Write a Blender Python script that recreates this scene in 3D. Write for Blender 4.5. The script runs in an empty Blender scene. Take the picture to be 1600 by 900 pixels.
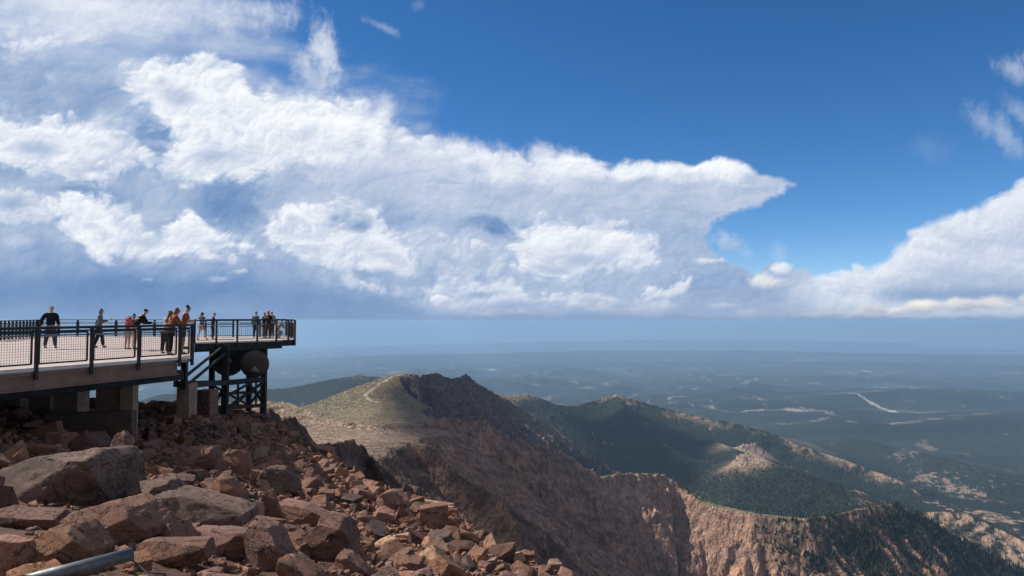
import bpy, bmesh, math, random
import numpy as np
from mathutils import Vector, Matrix
R=math.radians
# ---------------------------------------------------------------- camera, world, sun, exposure
scene=bpy.context.scene
F=1120.0; EYE=500.0
PITCH=math.atan((EYE-450)/F)
cam_d=bpy.data.cameras.new('camera'); cam=bpy.data.objects.new('camera',cam_d); scene.collection.objects.link(cam)
cam.location=(0,0,0); cam.rotation_euler=(math.pi/2+PITCH,0,0)
cam_d.sensor_width=36; cam_d.lens=36*F/1600; cam_d.clip_start=.1; cam_d.clip_end=400000
scene.camera=cam
SUN_AZ=R(-74); SUN_EL=R(43)          # azimuth from the view direction (+y), negative = left
world=bpy.data.worlds.new("World"); scene.world=world; world.use_nodes=True
nt=world.node_tree; nt.nodes.clear()
sky=nt.nodes.new('ShaderNodeTexSky'); sky.sky_type='NISHITA'; sky.sun_disc=False
sky.sun_elevation=SUN_EL; sky.sun_rotation=SUN_AZ; sky.altitude=4300; sky.air_density=1.0; sky.dust_density=.3; sky.ozone_density=2.0
bg=nt.nodes.new('ShaderNodeBackground'); bg.inputs[1].default_value=.13
wo=nt.nodes.new('ShaderNodeOutputWorld'); hs=nt.nodes.new('ShaderNodeHueSaturation'); hs.inputs['Saturation'].default_value=1.28; hs.inputs['Value'].default_value=.80
nt.links.new(sky.outputs[0],hs.inputs['Color']); 
# broken cloud added out of view (sides, overhead, behind) to lighten the shade
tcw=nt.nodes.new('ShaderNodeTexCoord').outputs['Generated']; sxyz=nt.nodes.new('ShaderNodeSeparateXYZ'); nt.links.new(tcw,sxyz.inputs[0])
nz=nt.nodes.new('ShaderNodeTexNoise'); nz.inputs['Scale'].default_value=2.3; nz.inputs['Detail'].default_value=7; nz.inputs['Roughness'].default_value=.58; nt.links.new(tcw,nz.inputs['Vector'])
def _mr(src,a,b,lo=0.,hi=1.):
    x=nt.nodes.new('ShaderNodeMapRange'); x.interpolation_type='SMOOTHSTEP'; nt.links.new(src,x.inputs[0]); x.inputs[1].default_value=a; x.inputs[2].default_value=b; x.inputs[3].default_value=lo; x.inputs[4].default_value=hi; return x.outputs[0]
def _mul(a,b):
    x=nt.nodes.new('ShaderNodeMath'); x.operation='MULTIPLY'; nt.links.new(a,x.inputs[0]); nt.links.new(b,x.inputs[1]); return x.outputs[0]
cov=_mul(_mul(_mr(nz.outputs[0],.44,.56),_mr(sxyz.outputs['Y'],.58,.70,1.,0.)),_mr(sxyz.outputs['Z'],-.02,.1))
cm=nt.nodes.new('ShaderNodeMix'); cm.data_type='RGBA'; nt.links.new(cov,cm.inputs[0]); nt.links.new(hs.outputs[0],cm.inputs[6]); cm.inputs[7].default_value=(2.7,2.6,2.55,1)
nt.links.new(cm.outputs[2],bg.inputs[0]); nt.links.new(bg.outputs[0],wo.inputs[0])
sd=bpy.data.lights.new('sun','SUN'); sd.energy=4.2; sd.angle=R(.5); sd.color=(1,.93,.82)
sun=bpy.data.objects.new('sun',sd); scene.collection.objects.link(sun)
SD=Vector((math.sin(SUN_AZ)*math.cos(SUN_EL),math.cos(SUN_AZ)*math.cos(SUN_EL),math.sin(SUN_EL)))
sun.rotation_euler=SD.to_track_quat('Z','Y').to_euler(); sun.location=(0,0,60)
scene.view_settings.view_transform='Standard'; scene.view_settings.look='None'
scene.view_settings.exposure=0.35; scene.view_settings.gamma=1; scene.view_settings.use_curve_mapping=False
scene.render.engine='CYCLES'
scene.cycles.max_bounces=5; scene.cycles.volume_bounces=2; scene.cycles.transparent_max_bounces=8
scene.cycles.use_denoising=True

def W(px,py,Y):
    """world point that lies Y metres ahead of the viewpoint towards photograph position (px,py)"""
    u=(px-800)/F; v=(450-py)/F
    dy=math.cos(PITCH)-v*math.sin(PITCH); dz=math.sin(PITCH)+v*math.cos(PITCH)
    s=Y/dy
    return Vector((u*s,Y,dz*s))
# ---------------------------------------------------------------- helpers
def tag(o,label=None,cat=None,group=None,kind=None):
    if label: o['label']=label
    if cat: o['category']=cat
    if group: o['group']=group
    if kind: o['kind']=kind
    return o
def link(o,parent=None):
    scene.collection.objects.link(o)
    if parent is not None: o.parent=parent
    return o
def empty(name,loc,rz=0):
    o=bpy.data.objects.new(name,None); o.location=loc; o.rotation_euler=(0,0,rz); o.empty_display_size=.2
    return link(o)
def mesh_np(name,co,quads,mat,parent=None,smooth=False):
    me=bpy.data.meshes.new(name); co=np.asarray(co,dtype=np.float32); quads=np.asarray(quads,dtype=np.int32)
    n,k=quads.shape
    me.vertices.add(len(co)); me.vertices.foreach_set('co',co.ravel())
    me.loops.add(n*k); me.loops.foreach_set('vertex_index',quads.ravel())
    me.polygons.add(n); me.polygons.foreach_set('loop_start',np.arange(0,n*k,k,dtype=np.int32))
    if smooth: me.polygons.foreach_set('use_smooth',np.ones(n,bool))
    me.update(calc_edges=True)
    if mat: me.materials.append(mat)
    return link(bpy.data.objects.new(name,me),parent)
def col_attr(me,name,rgb):
    a=me.color_attributes.new(name,'FLOAT_COLOR','POINT')
    c=np.ones((len(me.vertices),4),np.float32); c[:,:rgb.shape[1]]=rgb; a.data.foreach_set('color',c.ravel())
class MB:
    """collects solid pieces; build() links them as one mesh object"""
    def __init__(s): s.v=[]; s.f=[]
    def add(s,v,f):
        b=len(s.v); s.v+=[tuple(p) for p in v]; s.f+=[tuple(i+b for i in q) for q in f]; return s
    def box(s,a,b):
        x0,y0,z0=a; x1,y1,z1=b
        return s.add([(x0,y0,z0),(x1,y0,z0),(x1,y1,z0),(x0,y1,z0),(x0,y0,z1),(x1,y0,z1),(x1,y1,z1),(x0,y1,z1)],
            [(0,3,2,1),(4,5,6,7),(0,1,5,4),(1,2,6,5),(2,3,7,6),(3,0,4,7)])
    def bar(s,p,q,w,h=None,up=(0,0,1)):
        h=h or w; p=Vector(p); q=Vector(q); d=(q-p)
        if d.length<1e-6: return s
        d.normalize(); up=Vector(up)
        if abs(d.dot(up))>.98: up=Vector((0,1,0))
        sx=d.cross(up).normalized()*(w/2); sz=sx.cross(d).normalized()*(h/2)
        v=[p-sx-sz,p+sx-sz,p+sx+sz,p-sx+sz,q-sx-sz,q+sx-sz,q+sx+sz,q-sx+sz]
        return s.add(v,[(0,1,2,3),(7,6,5,4),(0,4,5,1),(1,5,6,2),(2,6,7,3),(3,7,4,0)])
    def tube(s,pts,r,n=10,cap=True):
        pts=[Vector(p) for p in pts]; rings=[]
        rr=r if isinstance(r,(list,tuple)) else [r]*len(pts)
        for i,p in enumerate(pts):
            d=(pts[min(i+1,len(pts)-1)]-pts[max(i-1,0)]).normalized()
            up=Vector((0,0,1)) if abs(d.z)<.9 else Vector((0,1,0))
            a=d.cross(up).normalized(); b=d.cross(a).normalized()
            rings.append([p+a*math.cos(t)*rr[i]+b*math.sin(t)*rr[i] for t in [2*math.pi*k/n for k in range(n)]])
        v=[q for rg in rings for q in rg]; f=[]
        for i in range(len(rings)-1):
            for k in range(n): f.append((i*n+k,i*n+(k+1)%n,(i+1)*n+(k+1)%n,(i+1)*n+k))
        if cap: f.append(tuple(reversed(range(n)))); f.append(tuple((len(rings)-1)*n+k for k in range(n)))
        return s.add(v,f)
    def prism(s,poly,z0,z1):
        """poly [(x,y)], z0/z1 numbers or lists"""
        n=len(poly); z0=z0 if isinstance(z0,list) else [z0]*n; z1=z1 if isinstance(z1,list) else [z1]*n
        v=[(x,y,z0[i]) for i,(x,y) in enumerate(poly)]+[(x,y,z1[i]) for i,(x,y) in enumerate(poly)]
        return s.add(v,[tuple(reversed(range(n))),tuple(range(n,2*n))]+[(i,(i+1)%n,n+(i+1)%n,n+i) for i in range(n)])
    def build(s,name,mat,parent=None,bevel=0,smooth=False):
        me=bpy.data.meshes.new(name); me.from_pydata(s.v,[],s.f); me.update()
        bm=bmesh.new(); bm.from_mesh(me); bmesh.ops.recalc_face_normals(bm,faces=bm.faces)
        if bevel: bmesh.ops.bevel(bm,geom=bm.edges[:],offset=bevel,segments=1,affect='EDGES',profile=.5)
        bm.to_mesh(me); bm.free()
        if smooth:
            for p in me.polygons: p.use_smooth=True
        me.materials.append(mat)
        return link(bpy.data.objects.new(name,me),parent)
def copy_tree(o,parent=None):
    c=o.copy(); scene.collection.objects.link(c); c.parent=parent
    for ch in o.children: copy_tree(ch,c)
    return c
# ---------------------------------------------------------------- materials
def new_mat(name):
    m=bpy.data.materials.new(name); m.use_nodes=True; n=m.node_tree.nodes; n.clear()
    out=n.new('ShaderNodeOutputMaterial'); p=n.new('ShaderNodeBsdfPrincipled'); m.node_tree.links.new(p.outputs[0],out.inputs[0])
    return m,m.node_tree,p
def mix(nt,fac,a,b,mode='MIX'):
    x=nt.nodes.new('ShaderNodeMix'); x.data_type='RGBA'; x.blend_type=mode
    for s,v in ((0,fac),(6,a),(7,b)):
        if isinstance(v,(int,float)): x.inputs[s].default_value=v
        elif isinstance(v,tuple): x.inputs[s].default_value=(*v,1)
        else: nt.links.new(v,x.inputs[s])
    return x.outputs[2]
def noise(nt,scale,detail=5,rough=.55,vec=None,dist=0):
    x=nt.nodes.new('ShaderNodeTexNoise'); x.inputs['Scale'].default_value=scale; x.inputs['Detail'].default_value=detail
    x.inputs['Roughness'].default_value=rough; x.inputs['Distortion'].default_value=dist
    if vec is not None: nt.links.new(vec,x.inputs['Vector'])
    return x.outputs[0]
def ramp(nt,fac,a,b,lo=0.,hi=1.):
    x=nt.nodes.new('ShaderNodeMapRange'); x.interpolation_type='SMOOTHSTEP'
    nt.links.new(fac,x.inputs[0]); x.inputs[1].default_value=a; x.inputs[2].default_value=b; x.inputs[3].default_value=lo; x.inputs[4].default_value=hi
    return x.outputs[0]
def coords(nt,kind='Object'): 
    return nt.nodes.new('ShaderNodeTexCoord').outputs[kind]
def bump(nt,p,h,strength=.5,dist=.02):
    b=nt.nodes.new('ShaderNodeBump'); b.inputs['Strength'].default_value=strength; b.inputs['Distance'].default_value=dist
    nt.links.new(h,b.inputs['Height']); nt.links.new(b.outputs[0],p.inputs['Normal']); return b
def simple(name,rgb,rough=.6,metal=0,var=.15,scale=6,bmp=.15,bd=.004,spec=.5):
    m,nt,p=new_mat(name); tc=coords(nt)
    n1=noise(nt,scale,6,.6,tc)
    d=tuple(c*(1-var) for c in rgb); l=tuple(min(1,c*(1+var)) for c in rgb)
    c=mix(nt,ramp(nt,n1,.3,.7),d,l); nt.links.new(c,p.inputs['Base Color'])
    r=ramp(nt,noise(nt,scale*2.3,3,.5,tc),.3,.7,max(0,rough-.1),min(1,rough+.1)); nt.links.new(r,p.inputs['Roughness'])
    p.inputs['Metallic'].default_value=metal; p.inputs['Specular IOR Level'].default_value=spec
    if bmp: bump(nt,p,noise(nt,scale*8,4,.6,tc),bmp,bd)
    return m
M={}
M['steel']=simple('dark_steel',(.016,.015,.017),.6,.1,.25,3)
M['steel_under']=simple('dark_girder_steel',(.014,.013,.015),.7,0,.3,2)
M['rail_light']=simple('brushed_handrail',(.32,.31,.32),.4,.5,.12,8)
M['deck']=simple('pale_deck_concrete',(.47,.385,.36),.8,0,.10,1.3,.2)
M['edge']=simple('pale_edge_concrete',(.66,.62,.59),.8,0,.10,3)
M['beam']=simple('weathered_tan_beam',(.215,.130,.10),.75,0,.18,1.2,.3)
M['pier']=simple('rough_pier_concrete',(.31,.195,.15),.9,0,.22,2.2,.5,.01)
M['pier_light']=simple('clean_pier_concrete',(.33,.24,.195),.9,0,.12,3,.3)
M['wall']=simple('dark_retaining_wall_concrete',(.12,.085,.07),.9,0,.25,1.5,.5,.01)
M['pipe']=simple('grey_metal_pipe',(.15,.165,.18),.52,.5,.3,5)
M['whitepipe']=simple('pale_plastic_pipe',(.6,.6,.6),.4)
M['dish']=simple('brown_grey_dish',(.062,.045,.042),.6,.1,.2,1.5)
M['cable']=simple('black_cable',(.03,.03,.03),.5)
M['skin']=simple('skin',(.46,.27,.19),.55,0,.08,9,.05)
# ---------------------------------------------------------------- noise and the cloud bank
def _perm(seed):
    r=np.random.RandomState(seed); p=r.permutation(256); g=r.rand(256)*2*np.pi
    return np.concatenate([p,p]).astype(np.int32), np.cos(g).astype(np.float32), np.sin(g).astype(np.float32)
def perlin(x,y,seed=0):
    p,gx,gy=_perm(seed)
    xi=np.floor(x).astype(np.int32); yi=np.floor(y).astype(np.int32)
    fx=(x-xi).astype(np.float32); fy=(y-yi).astype(np.float32); xi&=255; yi&=255
    sx=fx*fx*fx*(fx*(fx*6-15)+10); sy=fy*fy*fy*(fy*(fy*6-15)+10)
    def g(i,j,dx,dy):
        h=p[p[(xi+i)&255]+((yi+j)&255)]
        return gx[h]*dx+gy[h]*dy
    a=g(0,0,fx,fy); b=g(1,0,fx-1,fy); c=g(0,1,fx,fy-1); d=g(1,1,fx-1,fy-1)
    return ((a+(b-a)*sx)+((c+(d-c)*sx)-(a+(b-a)*sx))*sy)*1.5
def fbm(x,y,oct=5,seed=0,gain=.5,mode=0):
    s=0;a=1;t=0
    for o in range(oct):
        n=perlin(x*2**o+17.3*o,y*2**o-9.1*o,seed+o)
        if mode==1: n=1-2*np.abs(n)*1.3      # billow
        elif mode==2: n=2*np.abs(n)*1.3-1
        s=s+a*n; t+=a; a*=gain
    return s/t
def sstep(a,b,x):
    t=np.clip((x-a)/(b-a),0,1); return t*t*(3-2*t)
def poly_sd(px,py,pts):
    """signed distance (positive inside) to a closed outline"""
    d=np.full(px.shape,1e9); ins=np.zeros(px.shape,bool)
    n=len(pts)
    for i in range(n):
        x0,y0=pts[i]; x1,y1=pts[(i+1)%n]
        ex,ey=x1-x0,y1-y0; L=ex*ex+ey*ey+1e-9
        t=np.clip(((px-x0)*ex+(py-y0)*ey)/L,0,1)
        d=np.minimum(d,(px-x0-t*ex)**2+(py-y0-t*ey)**2)
        c=((y0>py)!=(y1>py))
        if y1!=y0: ins^= c&(px<(x1-x0)*(py-y0)/(y1-y0)+x0)
    d=np.sqrt(d); return np.where(ins,d,-d)
def clouds(px,py):
    """returns linear rgb, alpha of the cloud field seen towards (px,py)"""
    # cauliflower warp + relief
    wx=fbm(px/150,py/110,6,11,.55); wy=fbm(px/150+40,py/110+9,6,23,.55)
    bl=fbm((px+34*wx)/120,(py+34*wy)/92,6,41,.5,2)      # puffs: rounded lumps, creased valleys
    e=3.0
    blA=fbm((px+34*wx)/120,(py+34*wy)/92,4,41,.38,2); bl2=fbm((px-e+34*wx)/120,(py-e*1.2+34*wy)/92,4,41,.38,2)
    rel=np.tanh((blA-bl2)*4.5)                          # lit from the upper left
    fine=fbm(px/26+1.2*wx,py/20+1.2*wy,5,61,.62)
    cb=fbm((px+26*wx+6*fine)/44,(py+26*wy)/36,5,45,.56,2); cb2=fbm((px-2.2+26*wx+6*fine)/44,(py-2.6+26*wy)/36,5,45,.56,2)
    rel2=np.tanh((cb-cb2)*3.6)
    wis=fbm(px/220+py/300,py/60-px/400,6,77,.6)
    X=px+34*wx+9*fine; Y=py+30*wy+7*fine
    H=px.shape; rgb=np.zeros(H+(3,)); A=np.zeros(H)
    def over(col,a):
        nonlocal rgb,A
        a=np.clip(a,0,1); 
        rgb=rgb*(1-a)[...,None]+col*a[...,None]; A=A*(1-a)+a
    def tone(v):     # v 0..1 from slate blue to white (srgb)
        v=np.clip(v,0,1.12)[...,None]
        stops=[(0.0,(88,124,172)),(.25,(120,150,192)),(.5,(156,176,206)),(.72,(188,199,220)),(.88,(220,226,237)),(1.0,(240,243,248)),(1.12,(255,255,255))]
        o=np.zeros(v.shape[:-1]+(3,))
        for k in range(3):
            o[...,k]=np.interp(v[...,0],[s[0] for s in stops],[s[1][k] for s in stops])
        return o/255.
    # thin high veil, upper left
    sd=poly_sd(px+40*wx,py+30*wy,[(-300,-200),(330,-200),(400,-20),(440,60),(420,120),(560,130),(640,210),(640,520),(-300,520)])
    over(tone(.50+.30*wis+.34*np.exp(-(((px-200)/240)**2+((py-10)/90)**2))),sstep(-60,90,sd+60*wis+20*fine)*(.80+.35*wis))
    # wisps
    for cx,cy,rx,ry,ang,st in [(508,80,30,70,14,.95),(492,120,50,50,0,.7),(470,90,40,30,0,.3),(603,44,40,9,-25,.35),(655,6,14,12,0,.2),(1560,208,80,30,-40,.38),(1592,172,44,20,-40,.34),(1585,108,50,22,-35,.42),(1604,92,34,26,-20,.36),(1455,232,40,34,0,.07),(340,20,160,50,0,.7),(1215,395,18,26,15,.28),(1165,395,15,14,0,.22)]:
        a=np.radians(ang); dx=px-cx; dy=py-cy
        u=(dx*np.cos(a)-dy*np.sin(a))/rx; v=(dx*np.sin(a)+dy*np.cos(a))/ry
        d=1-np.sqrt(u*u+v*v)+.95*fbm((px+20*wx)/34,(py+20*wy)/52,6,90,.66)+.3*wis
        over(tone(.80+.2*fine),sstep(0,1.1,d)*st)
    # main body silhouette
    body=[(-300,60),(60,60),(180,90),(215,80),(260,88),(330,90),(392,112),(420,128),(470,140),(540,145),(600,155),(618,172),(612,196),(650,205),(690,218),(740,225),(800,232),(850,226),(900,240),(950,252),(975,246),(1010,246),(1050,250),(1090,256),(1120,250),(1160,254),(1190,270),(1245,288),(1212,310),(1190,326),(1150,335),(1108,350),(1102,370),(1112,392),(1140,410),(1180,425),(1210,405),(1265,428),(1275,450),(1300,470),(1250,498),(700,500),(-300,500)]
    fr=np.interp(px,[0,900,1000],[1,1,.25])
    sd=poly_sd(px+(10+16*fr)*wx+(7+9*fr)*fine,py+(9+12*fr)*wy+(6+9*fr)*fine,body)
    soft=np.interp(px,[0,700,1000,1300],[30,24,7,6])
    ba=sstep(-soft*.6,soft,sd+np.interp(px,[0,600,1000],[14,14,5])*bl)
    # broad tone layout
    lay=np.full(H,.62)
    for cx,cy,rx,ry,v,s in LAY:
        w=np.exp(-(((X-cx)/rx)**2+((Y-cy)/ry)**2)**1.3)*s
        lay=lay*(1-w)+v*w
    edge=np.exp(-np.clip(sd,0,None)/26.)*sstep(0,450,py+200)
    v=lay+.06*rel+.035*rel2+.09*bl+.05*fine*(.4+wis)+.14*edge*(py<330)
    over(tone(v),ba*(.97))
    # the separate cumulus bodies, far to near: outline, rim tone, core tone, depth of the rim, edge width
    nl=fbm(px/130+7,py/85+3,5,131,.5); rs=np.random.RandomState(8)
    def lump(cx,cy,rx,ry,t,b,sf,st=.97,lim=None):
        k=np.nonzero((np.abs(px-cx)<2.3*rx+12)&(np.abs(py-cy)<2.3*ry+12))
        if not len(k[0]): return
        W_=wx[k];V_=wy[k];F_=fine[k];C_=cb[k]
        u=(px[k]+.55*rx*W_+2.2*F_-cx)/rx; w=(py[k]+.55*ry*V_+2.2*F_-cy)/ry
        r=np.sqrt(u*u+w*w); d=1-r+.38*bl[k]+.30*C_+.10*F_
        a=sstep(0,sf,d)*sstep(1.15,-.15,w)*st
        if lim is not None: a=a*sstep(-16,2,lim[k])
        f=np.clip((w+.62)*.60+.22*u,0,1)
        col=tone(t*(1-f)+b*f+.06*rel[k]+.06*rel2[k]+.03*F_+.06*np.exp(-(d/.18)**2)*(w<.1))
        rgb[k]=rgb[k]*(1-a)[...,None]+col*a[...,None]; A[k]=A[k]*(1-a)+a
    for k in range(230):
        x_=rs.uniform(-60,1180); y_=rs.uniform(90,478); g=np.interp(x_,[0,400,620,900,1180],[60,130,190,262,285])
        if y_<g or (y_>400 and x_<560): continue
        t_=rs.uniform(.62,.92)-.0004*(y_-200); lump(x_,y_,rs.uniform(16,52),rs.uniform(9,26),t_,t_-rs.uniform(.12,.34),rs.uniform(.6,1.1),rs.uniform(.25,.65))
    for pts,t,c,dp,ew,am in BODY:
        t=t-.06
        xs=[q[0] for q in pts]; ys=[q[1] for q in pts]; y0,y1=min(ys),max(ys)
        sd=poly_sd(px+am*(26*wx+10*fine),py+am*(20*wy+9*fine),pts)+am*(13*bl+12*cb+16*nl)
        ewl=ew*(1.6+6*sstep(-.1,.5,nl+.5*wis))
        a=sstep(-ewl*.6,ewl,sd)*sstep(y1+44,y1-24,py+14*wy)
        q=np.clip(sd/dp,0,1)**.8; low=np.clip((py-y0)/(y1-y0),0,1)**1.6
        m=np.clip(q*(.50+.6*low)+.30*bl+.55*nl,0,1)
        over(tone(t*(1-m)+c*m+.06*rel+.05*rel2+.04*cb+.04*fine),a*.95)
        if am>1.4: continue
        area=(max(xs)-min(xs))*(y1-y0); n=int(area/700); L=[]
        gx=np.array([rs.uniform(min(xs),max(xs),n*2),rs.uniform(y0,y1,n*2)]); gd=poly_sd(gx[0],gx[1],pts)
        for x_,y_,d_ in zip(gx[0],gx[1],gd):
            if d_>-2: L.append((y_,x_,d_))
        L=sorted(L)[:]
        for y_,x_,d_ in L:
            rx=rs.uniform(9,30)*(1+.01*max(d_,0)); v=(y_-y0)/(y1-y0)
            tt=t-.05*rs.rand()-.30*max(0,v-.35)*rs.rand(); 
            lump(x_,y_,rx,rx*rs.uniform(.5,.8),tt,tt-(t-c)*rs.uniform(.35,.95),rs.uniform(.25,.7),rs.uniform(.40,.85),sd)
    # crown lumps along the anvil and the shaded hollows of the bodies
    for k in range(46):
        x_=560+k*13.5+rs.uniform(-6,6); y_=np.interp(x_,[560,620,700,800,900,960,1010,1060,1120,1180],[170,200,232,246,254,258,258,266,266,282])+rs.uniform(-2,16)
        lump(x_,y_,rs.uniform(12,26),rs.uniform(8,14),1.0,.84,.6,rs.uniform(.25,.7))
    for cx,cy,rx,ry,v,st in SHADE:
        d=1-np.sqrt(((px+26*wx-cx)/rx)**2+((py+20*wy-cy)/ry)**2)+.30*bl+.22*cb
        over(tone(v+.05*rel+.05*rel2+.05*cb),sstep(0,.9,d)*min(1,st*1.2)*sstep(-.1,.1,A-.5))
    for cx,cy,rx,ry,t,b,sf in PUFF:
        u=(px+.40*rx*wx+.06*rx*fine-cx)/rx; w=(py+.40*ry*wy+.08*ry*fine-cy)/ry
        r=np.sqrt(u*u+w*w); d=1-r+.50*bl+.25*cb+.16*fine
        a=sstep(0,sf*.8,d)*sstep(1.2,-.1,w)
        f=np.clip((w+.55)*.62+.25*u,0,1)
        over(tone(t*(1-f)+b*f+.07*rel+.06*rel2+.03*fine),a*.97)
    # right bank
    rb=[(1900,230),(1600,272),(1570,296),(1530,318),(1490,332),(1450,345),(1425,362),(1400,385),(1372,410),(1330,418),(1290,430),(1255,440),(1200,470),(1200,500),(1900,500)]
    sd=poly_sd(px+9*wx+5*fine,py+9*wy+5*fine,rb)
    v=.88-.0016*np.clip(sd,0,200)+.05*rel+.04*rel2+.10*bl+.03*fine+.12*np.exp(-np.clip(sd,0,None)/18)
    for cx,cy,rx,ry,vv,s in [(1540,440,90,20,.55,.6),(1590,320,70,30,.95,.5),(1560,400,160,26,.82,.5)]:
        w=np.exp(-(((X-cx)/rx)**2+((Y-cy)/ry)**2))*s; v=v*(1-w)+vv*w
    over(tone(v),sstep(-6,10,sd+6*bl)*sstep(-60,60,px-1260+60*wx)*.97)
    over(np.ones(H+(3,))*np.array([118,148,188])/255.,.7*np.exp(-(((py-462-.0*px)/13)**2))*sstep(1330,1420,px+60*wx))
    for k in range(60):
        x_=rs.uniform(1290,1760); top=np.interp(x_,[1280,1400,1450,1530,1600,1760],[432,388,346,320,274,250]); y_=top+8+rs.rand()**1.6*120
        if y_>455: continue
        lump(x_,y_,rs.uniform(14,40),rs.uniform(9,22),.98-.0018*(y_-top),.74,.6,rs.uniform(.3,.75))
    for cx,cy,rx,ry,v,st in [(1560,430,110,22,.60,.6),(1450,445,60,12,.58,.5),(1590,360,40,16,.72,.4)]:
        d=1-np.sqrt(((px+26*wx-cx)/rx)**2+((py+20*wy-cy)/ry)**2)+.30*bl+.22*cb
        over(tone(v+.05*rel+.04*rel2),sstep(0,.9,d)*st)
    # low sunlit strip under the right bank
    for cx,cy,rx,ry in [(1290,492,60,7),(1380,486,70,12),(1440,478,45,18),(1500,476,50,17),(1555,472,55,20),(1620,470,50,20),(1350,492,60,8)]:
        u=(px+14*wx+3*fine-cx)/rx; w=(py+7*wy+3*fine-cy)/ry; d=1-np.sqrt(u*u+w*w)+.4*bl
        col=tone(.93-.30*np.clip(w+.2,0,1)+.14*rel); col=col*np.array([1.03,.985,.93])
        over(col,sstep(0,.5,d)*.95)
    # low warm puffs near the horizon
    for cx,cy,rx,ry,s in [(705,478,40,12,.6),(790,488,50,8,.7),(930,478,40,16,.7),(1030,480,45,14,.5),(1170,488,30,8,.6),(1060,455,40,20,.5),(760,490,30,5,.8),(1195,440,50,16,.6)]:
        u=(px+14*wx+3*fine-cx)/rx; w=(py+8*wy+3*fine-cy)/ry; d=1-np.sqrt(u*u+w*w)+.5*bl
        over(tone(.86-.2*np.clip(w,0,1)+.16*rel)*np.array([1.02,.985,.95]),sstep(0,.7,d)*s)
    # dark rain base on the left
    d=poly_sd(px+50*wx,py+18*wy+4*fine,[(-300,420),(150,425),(330,440),(520,440),(600,455),(655,480),(640,506),(520,508),(440,503),(-300,503)])
    over(tone(.16+.12*wis+.05*bl),sstep(-14,26,d)*.80)
    # flat base and haze below it
    base=sstep(488,501,py+10*wx+5*fine+4*wis)
    hz=np.zeros(H+(3,)); t=np.clip((px-300)/900,0,1)
    for k,(l,r_) in enumerate([(128,140),(156,162),(196,194)]): hz[...,k]=(l+(r_-l)*t)/255.
    low=np.exp(-np.clip(500-py,0,None)/np.maximum(8,16+22*(.5+wis+.8*bl)))
    over(hz,np.maximum(.8*low,base))
    rgb=rgb/np.maximum(A,1e-3)[...,None]; rgb=np.where((A<.004)[...,None],.8,rgb)
    A=A+(1-A)*sstep(468,494,py)
    return np.where(rgb<=.04045,rgb/12.92,((np.clip(rgb,0,1)+.055)/1.055)**2.4),A
LAY=[(90,20,260,70,.80,.9),(60,110,220,70,.48,.8),(150,150,110,50,.40,.7),(230,210,50,60,.22,.9),(90,165,90,20,.42,.5),(100,262,160,14,.30,.5),(480,190,140,40,.97,.8),(560,240,160,30,.86,.8),(640,310,160,40,.70,.8),(440,290,60,50,.62,.8),
 (700,255,140,26,.90,.6),(860,258,120,24,.92,.7),(1020,258,120,14,1.0,.8),(1150,268,60,16,1.02,.7),(1000,300,160,26,.74,.8),(1120,312,60,16,.80,.6),(860,320,120,26,.72,.6),(775,355,50,14,.20,.85),(1050,370,60,55,.55,.85),(1080,330,60,30,.62,.6),(700,430,120,40,.55,.6),(1130,450,100,40,.42,.8),
 (360,320,60,45,.20,.9),(150,305,60,20,.28,.8),(120,350,50,20,.34,.6),(200,450,300,44,.20,.9),(640,350,40,20,.40,.6),(590,330,60,20,.45,.6),(80,400,200,20,.36,.7)]
BODY=[([(-60,-40),(120,-30),(260,-20),(300,10),(260,50),(120,60),(-60,40)],.95,.82,120,60,1.6),
([(185,112),(198,88),(255,80),(325,84),(385,104),(415,140),(480,150),(560,158),(615,190),(600,240),(520,262),(450,262),(400,285),(335,302),(275,292),(242,258),(262,225),(222,195),(192,155)],1.07,.74,75,9,1.0),
([(-60,172),(50,178),(75,172),(128,172),(165,195),(205,218),(242,248),(262,296),(218,268),(190,272),(168,290),(110,292),(50,278),(0,264),(-60,262)],1.06,.60,50,9,1.0),
([(-60,272),(20,282),(72,300),(85,330),(100,352),(60,366),(0,357),(-60,352)],1.0,.52,50,10,1.0),
([(75,318),(120,302),(170,298),(215,330),(240,350),(280,325),(342,340),(372,365),(405,385),(420,408),(330,400),(240,397),(180,395),(172,418),(130,402),(85,372)],1.07,.70,60,8,1.0),
([(402,350),(440,322),(500,322),(542,310),(592,330),(612,368),(648,388),(655,428),(610,440),(560,424),(500,412),(440,398),(404,386)],1.05,.58,42,6,.8),
([(498,352),(510,326),(540,313),(580,322),(596,345),(582,368),(545,372),(512,366)],1.0,.34,16,4,.5),
([(515,440),(548,420),(590,422),(612,448),(648,452),(655,476),(600,470),(540,452)],.97,.42,30,8,1.0),
([(650,470),(665,432),(705,418),(760,436),(802,430),(855,458),(905,468),(870,492),(780,487),(700,485)],1.02,.55,40,8,1.0),
([(640,380),(690,365),(740,385),(800,400),(780,430),(700,425),(650,415)],.92,.62,40,14,1.2),
([(785,392),(800,352),(842,330),(900,345),(962,343),(1010,358),(1037,395),(1010,425),(930,422),(880,442),(805,436)],1.03,.66,48,10,.9),
([(985,488),(1005,458),(1040,432),(1078,430),(1098,446),(1080,470),(1040,490)],1.0,.55,30,8,1.0)]
PUFF=[(60,60,150,40,.92,.7,.9),(690,470,40,14,1.0,.6,.5),(800,472,70,14,.93,.50,.6),
 (1110,408,34,10,.88,.6,.8),(1190,438,46,22,.90,.6,.7),(1222,420,34,16,.95,.7,.7),(940,470,60,18,.88,.5,.7),(905,480,40,12,.9,.5,.6),(1130,480,40,10,.75,.5,.7),(232,436,20,10,.66,.5,.8),(342,438,22,10,.8,.5,.7),(380,425,22,7,.75,.45,.7)]
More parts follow.
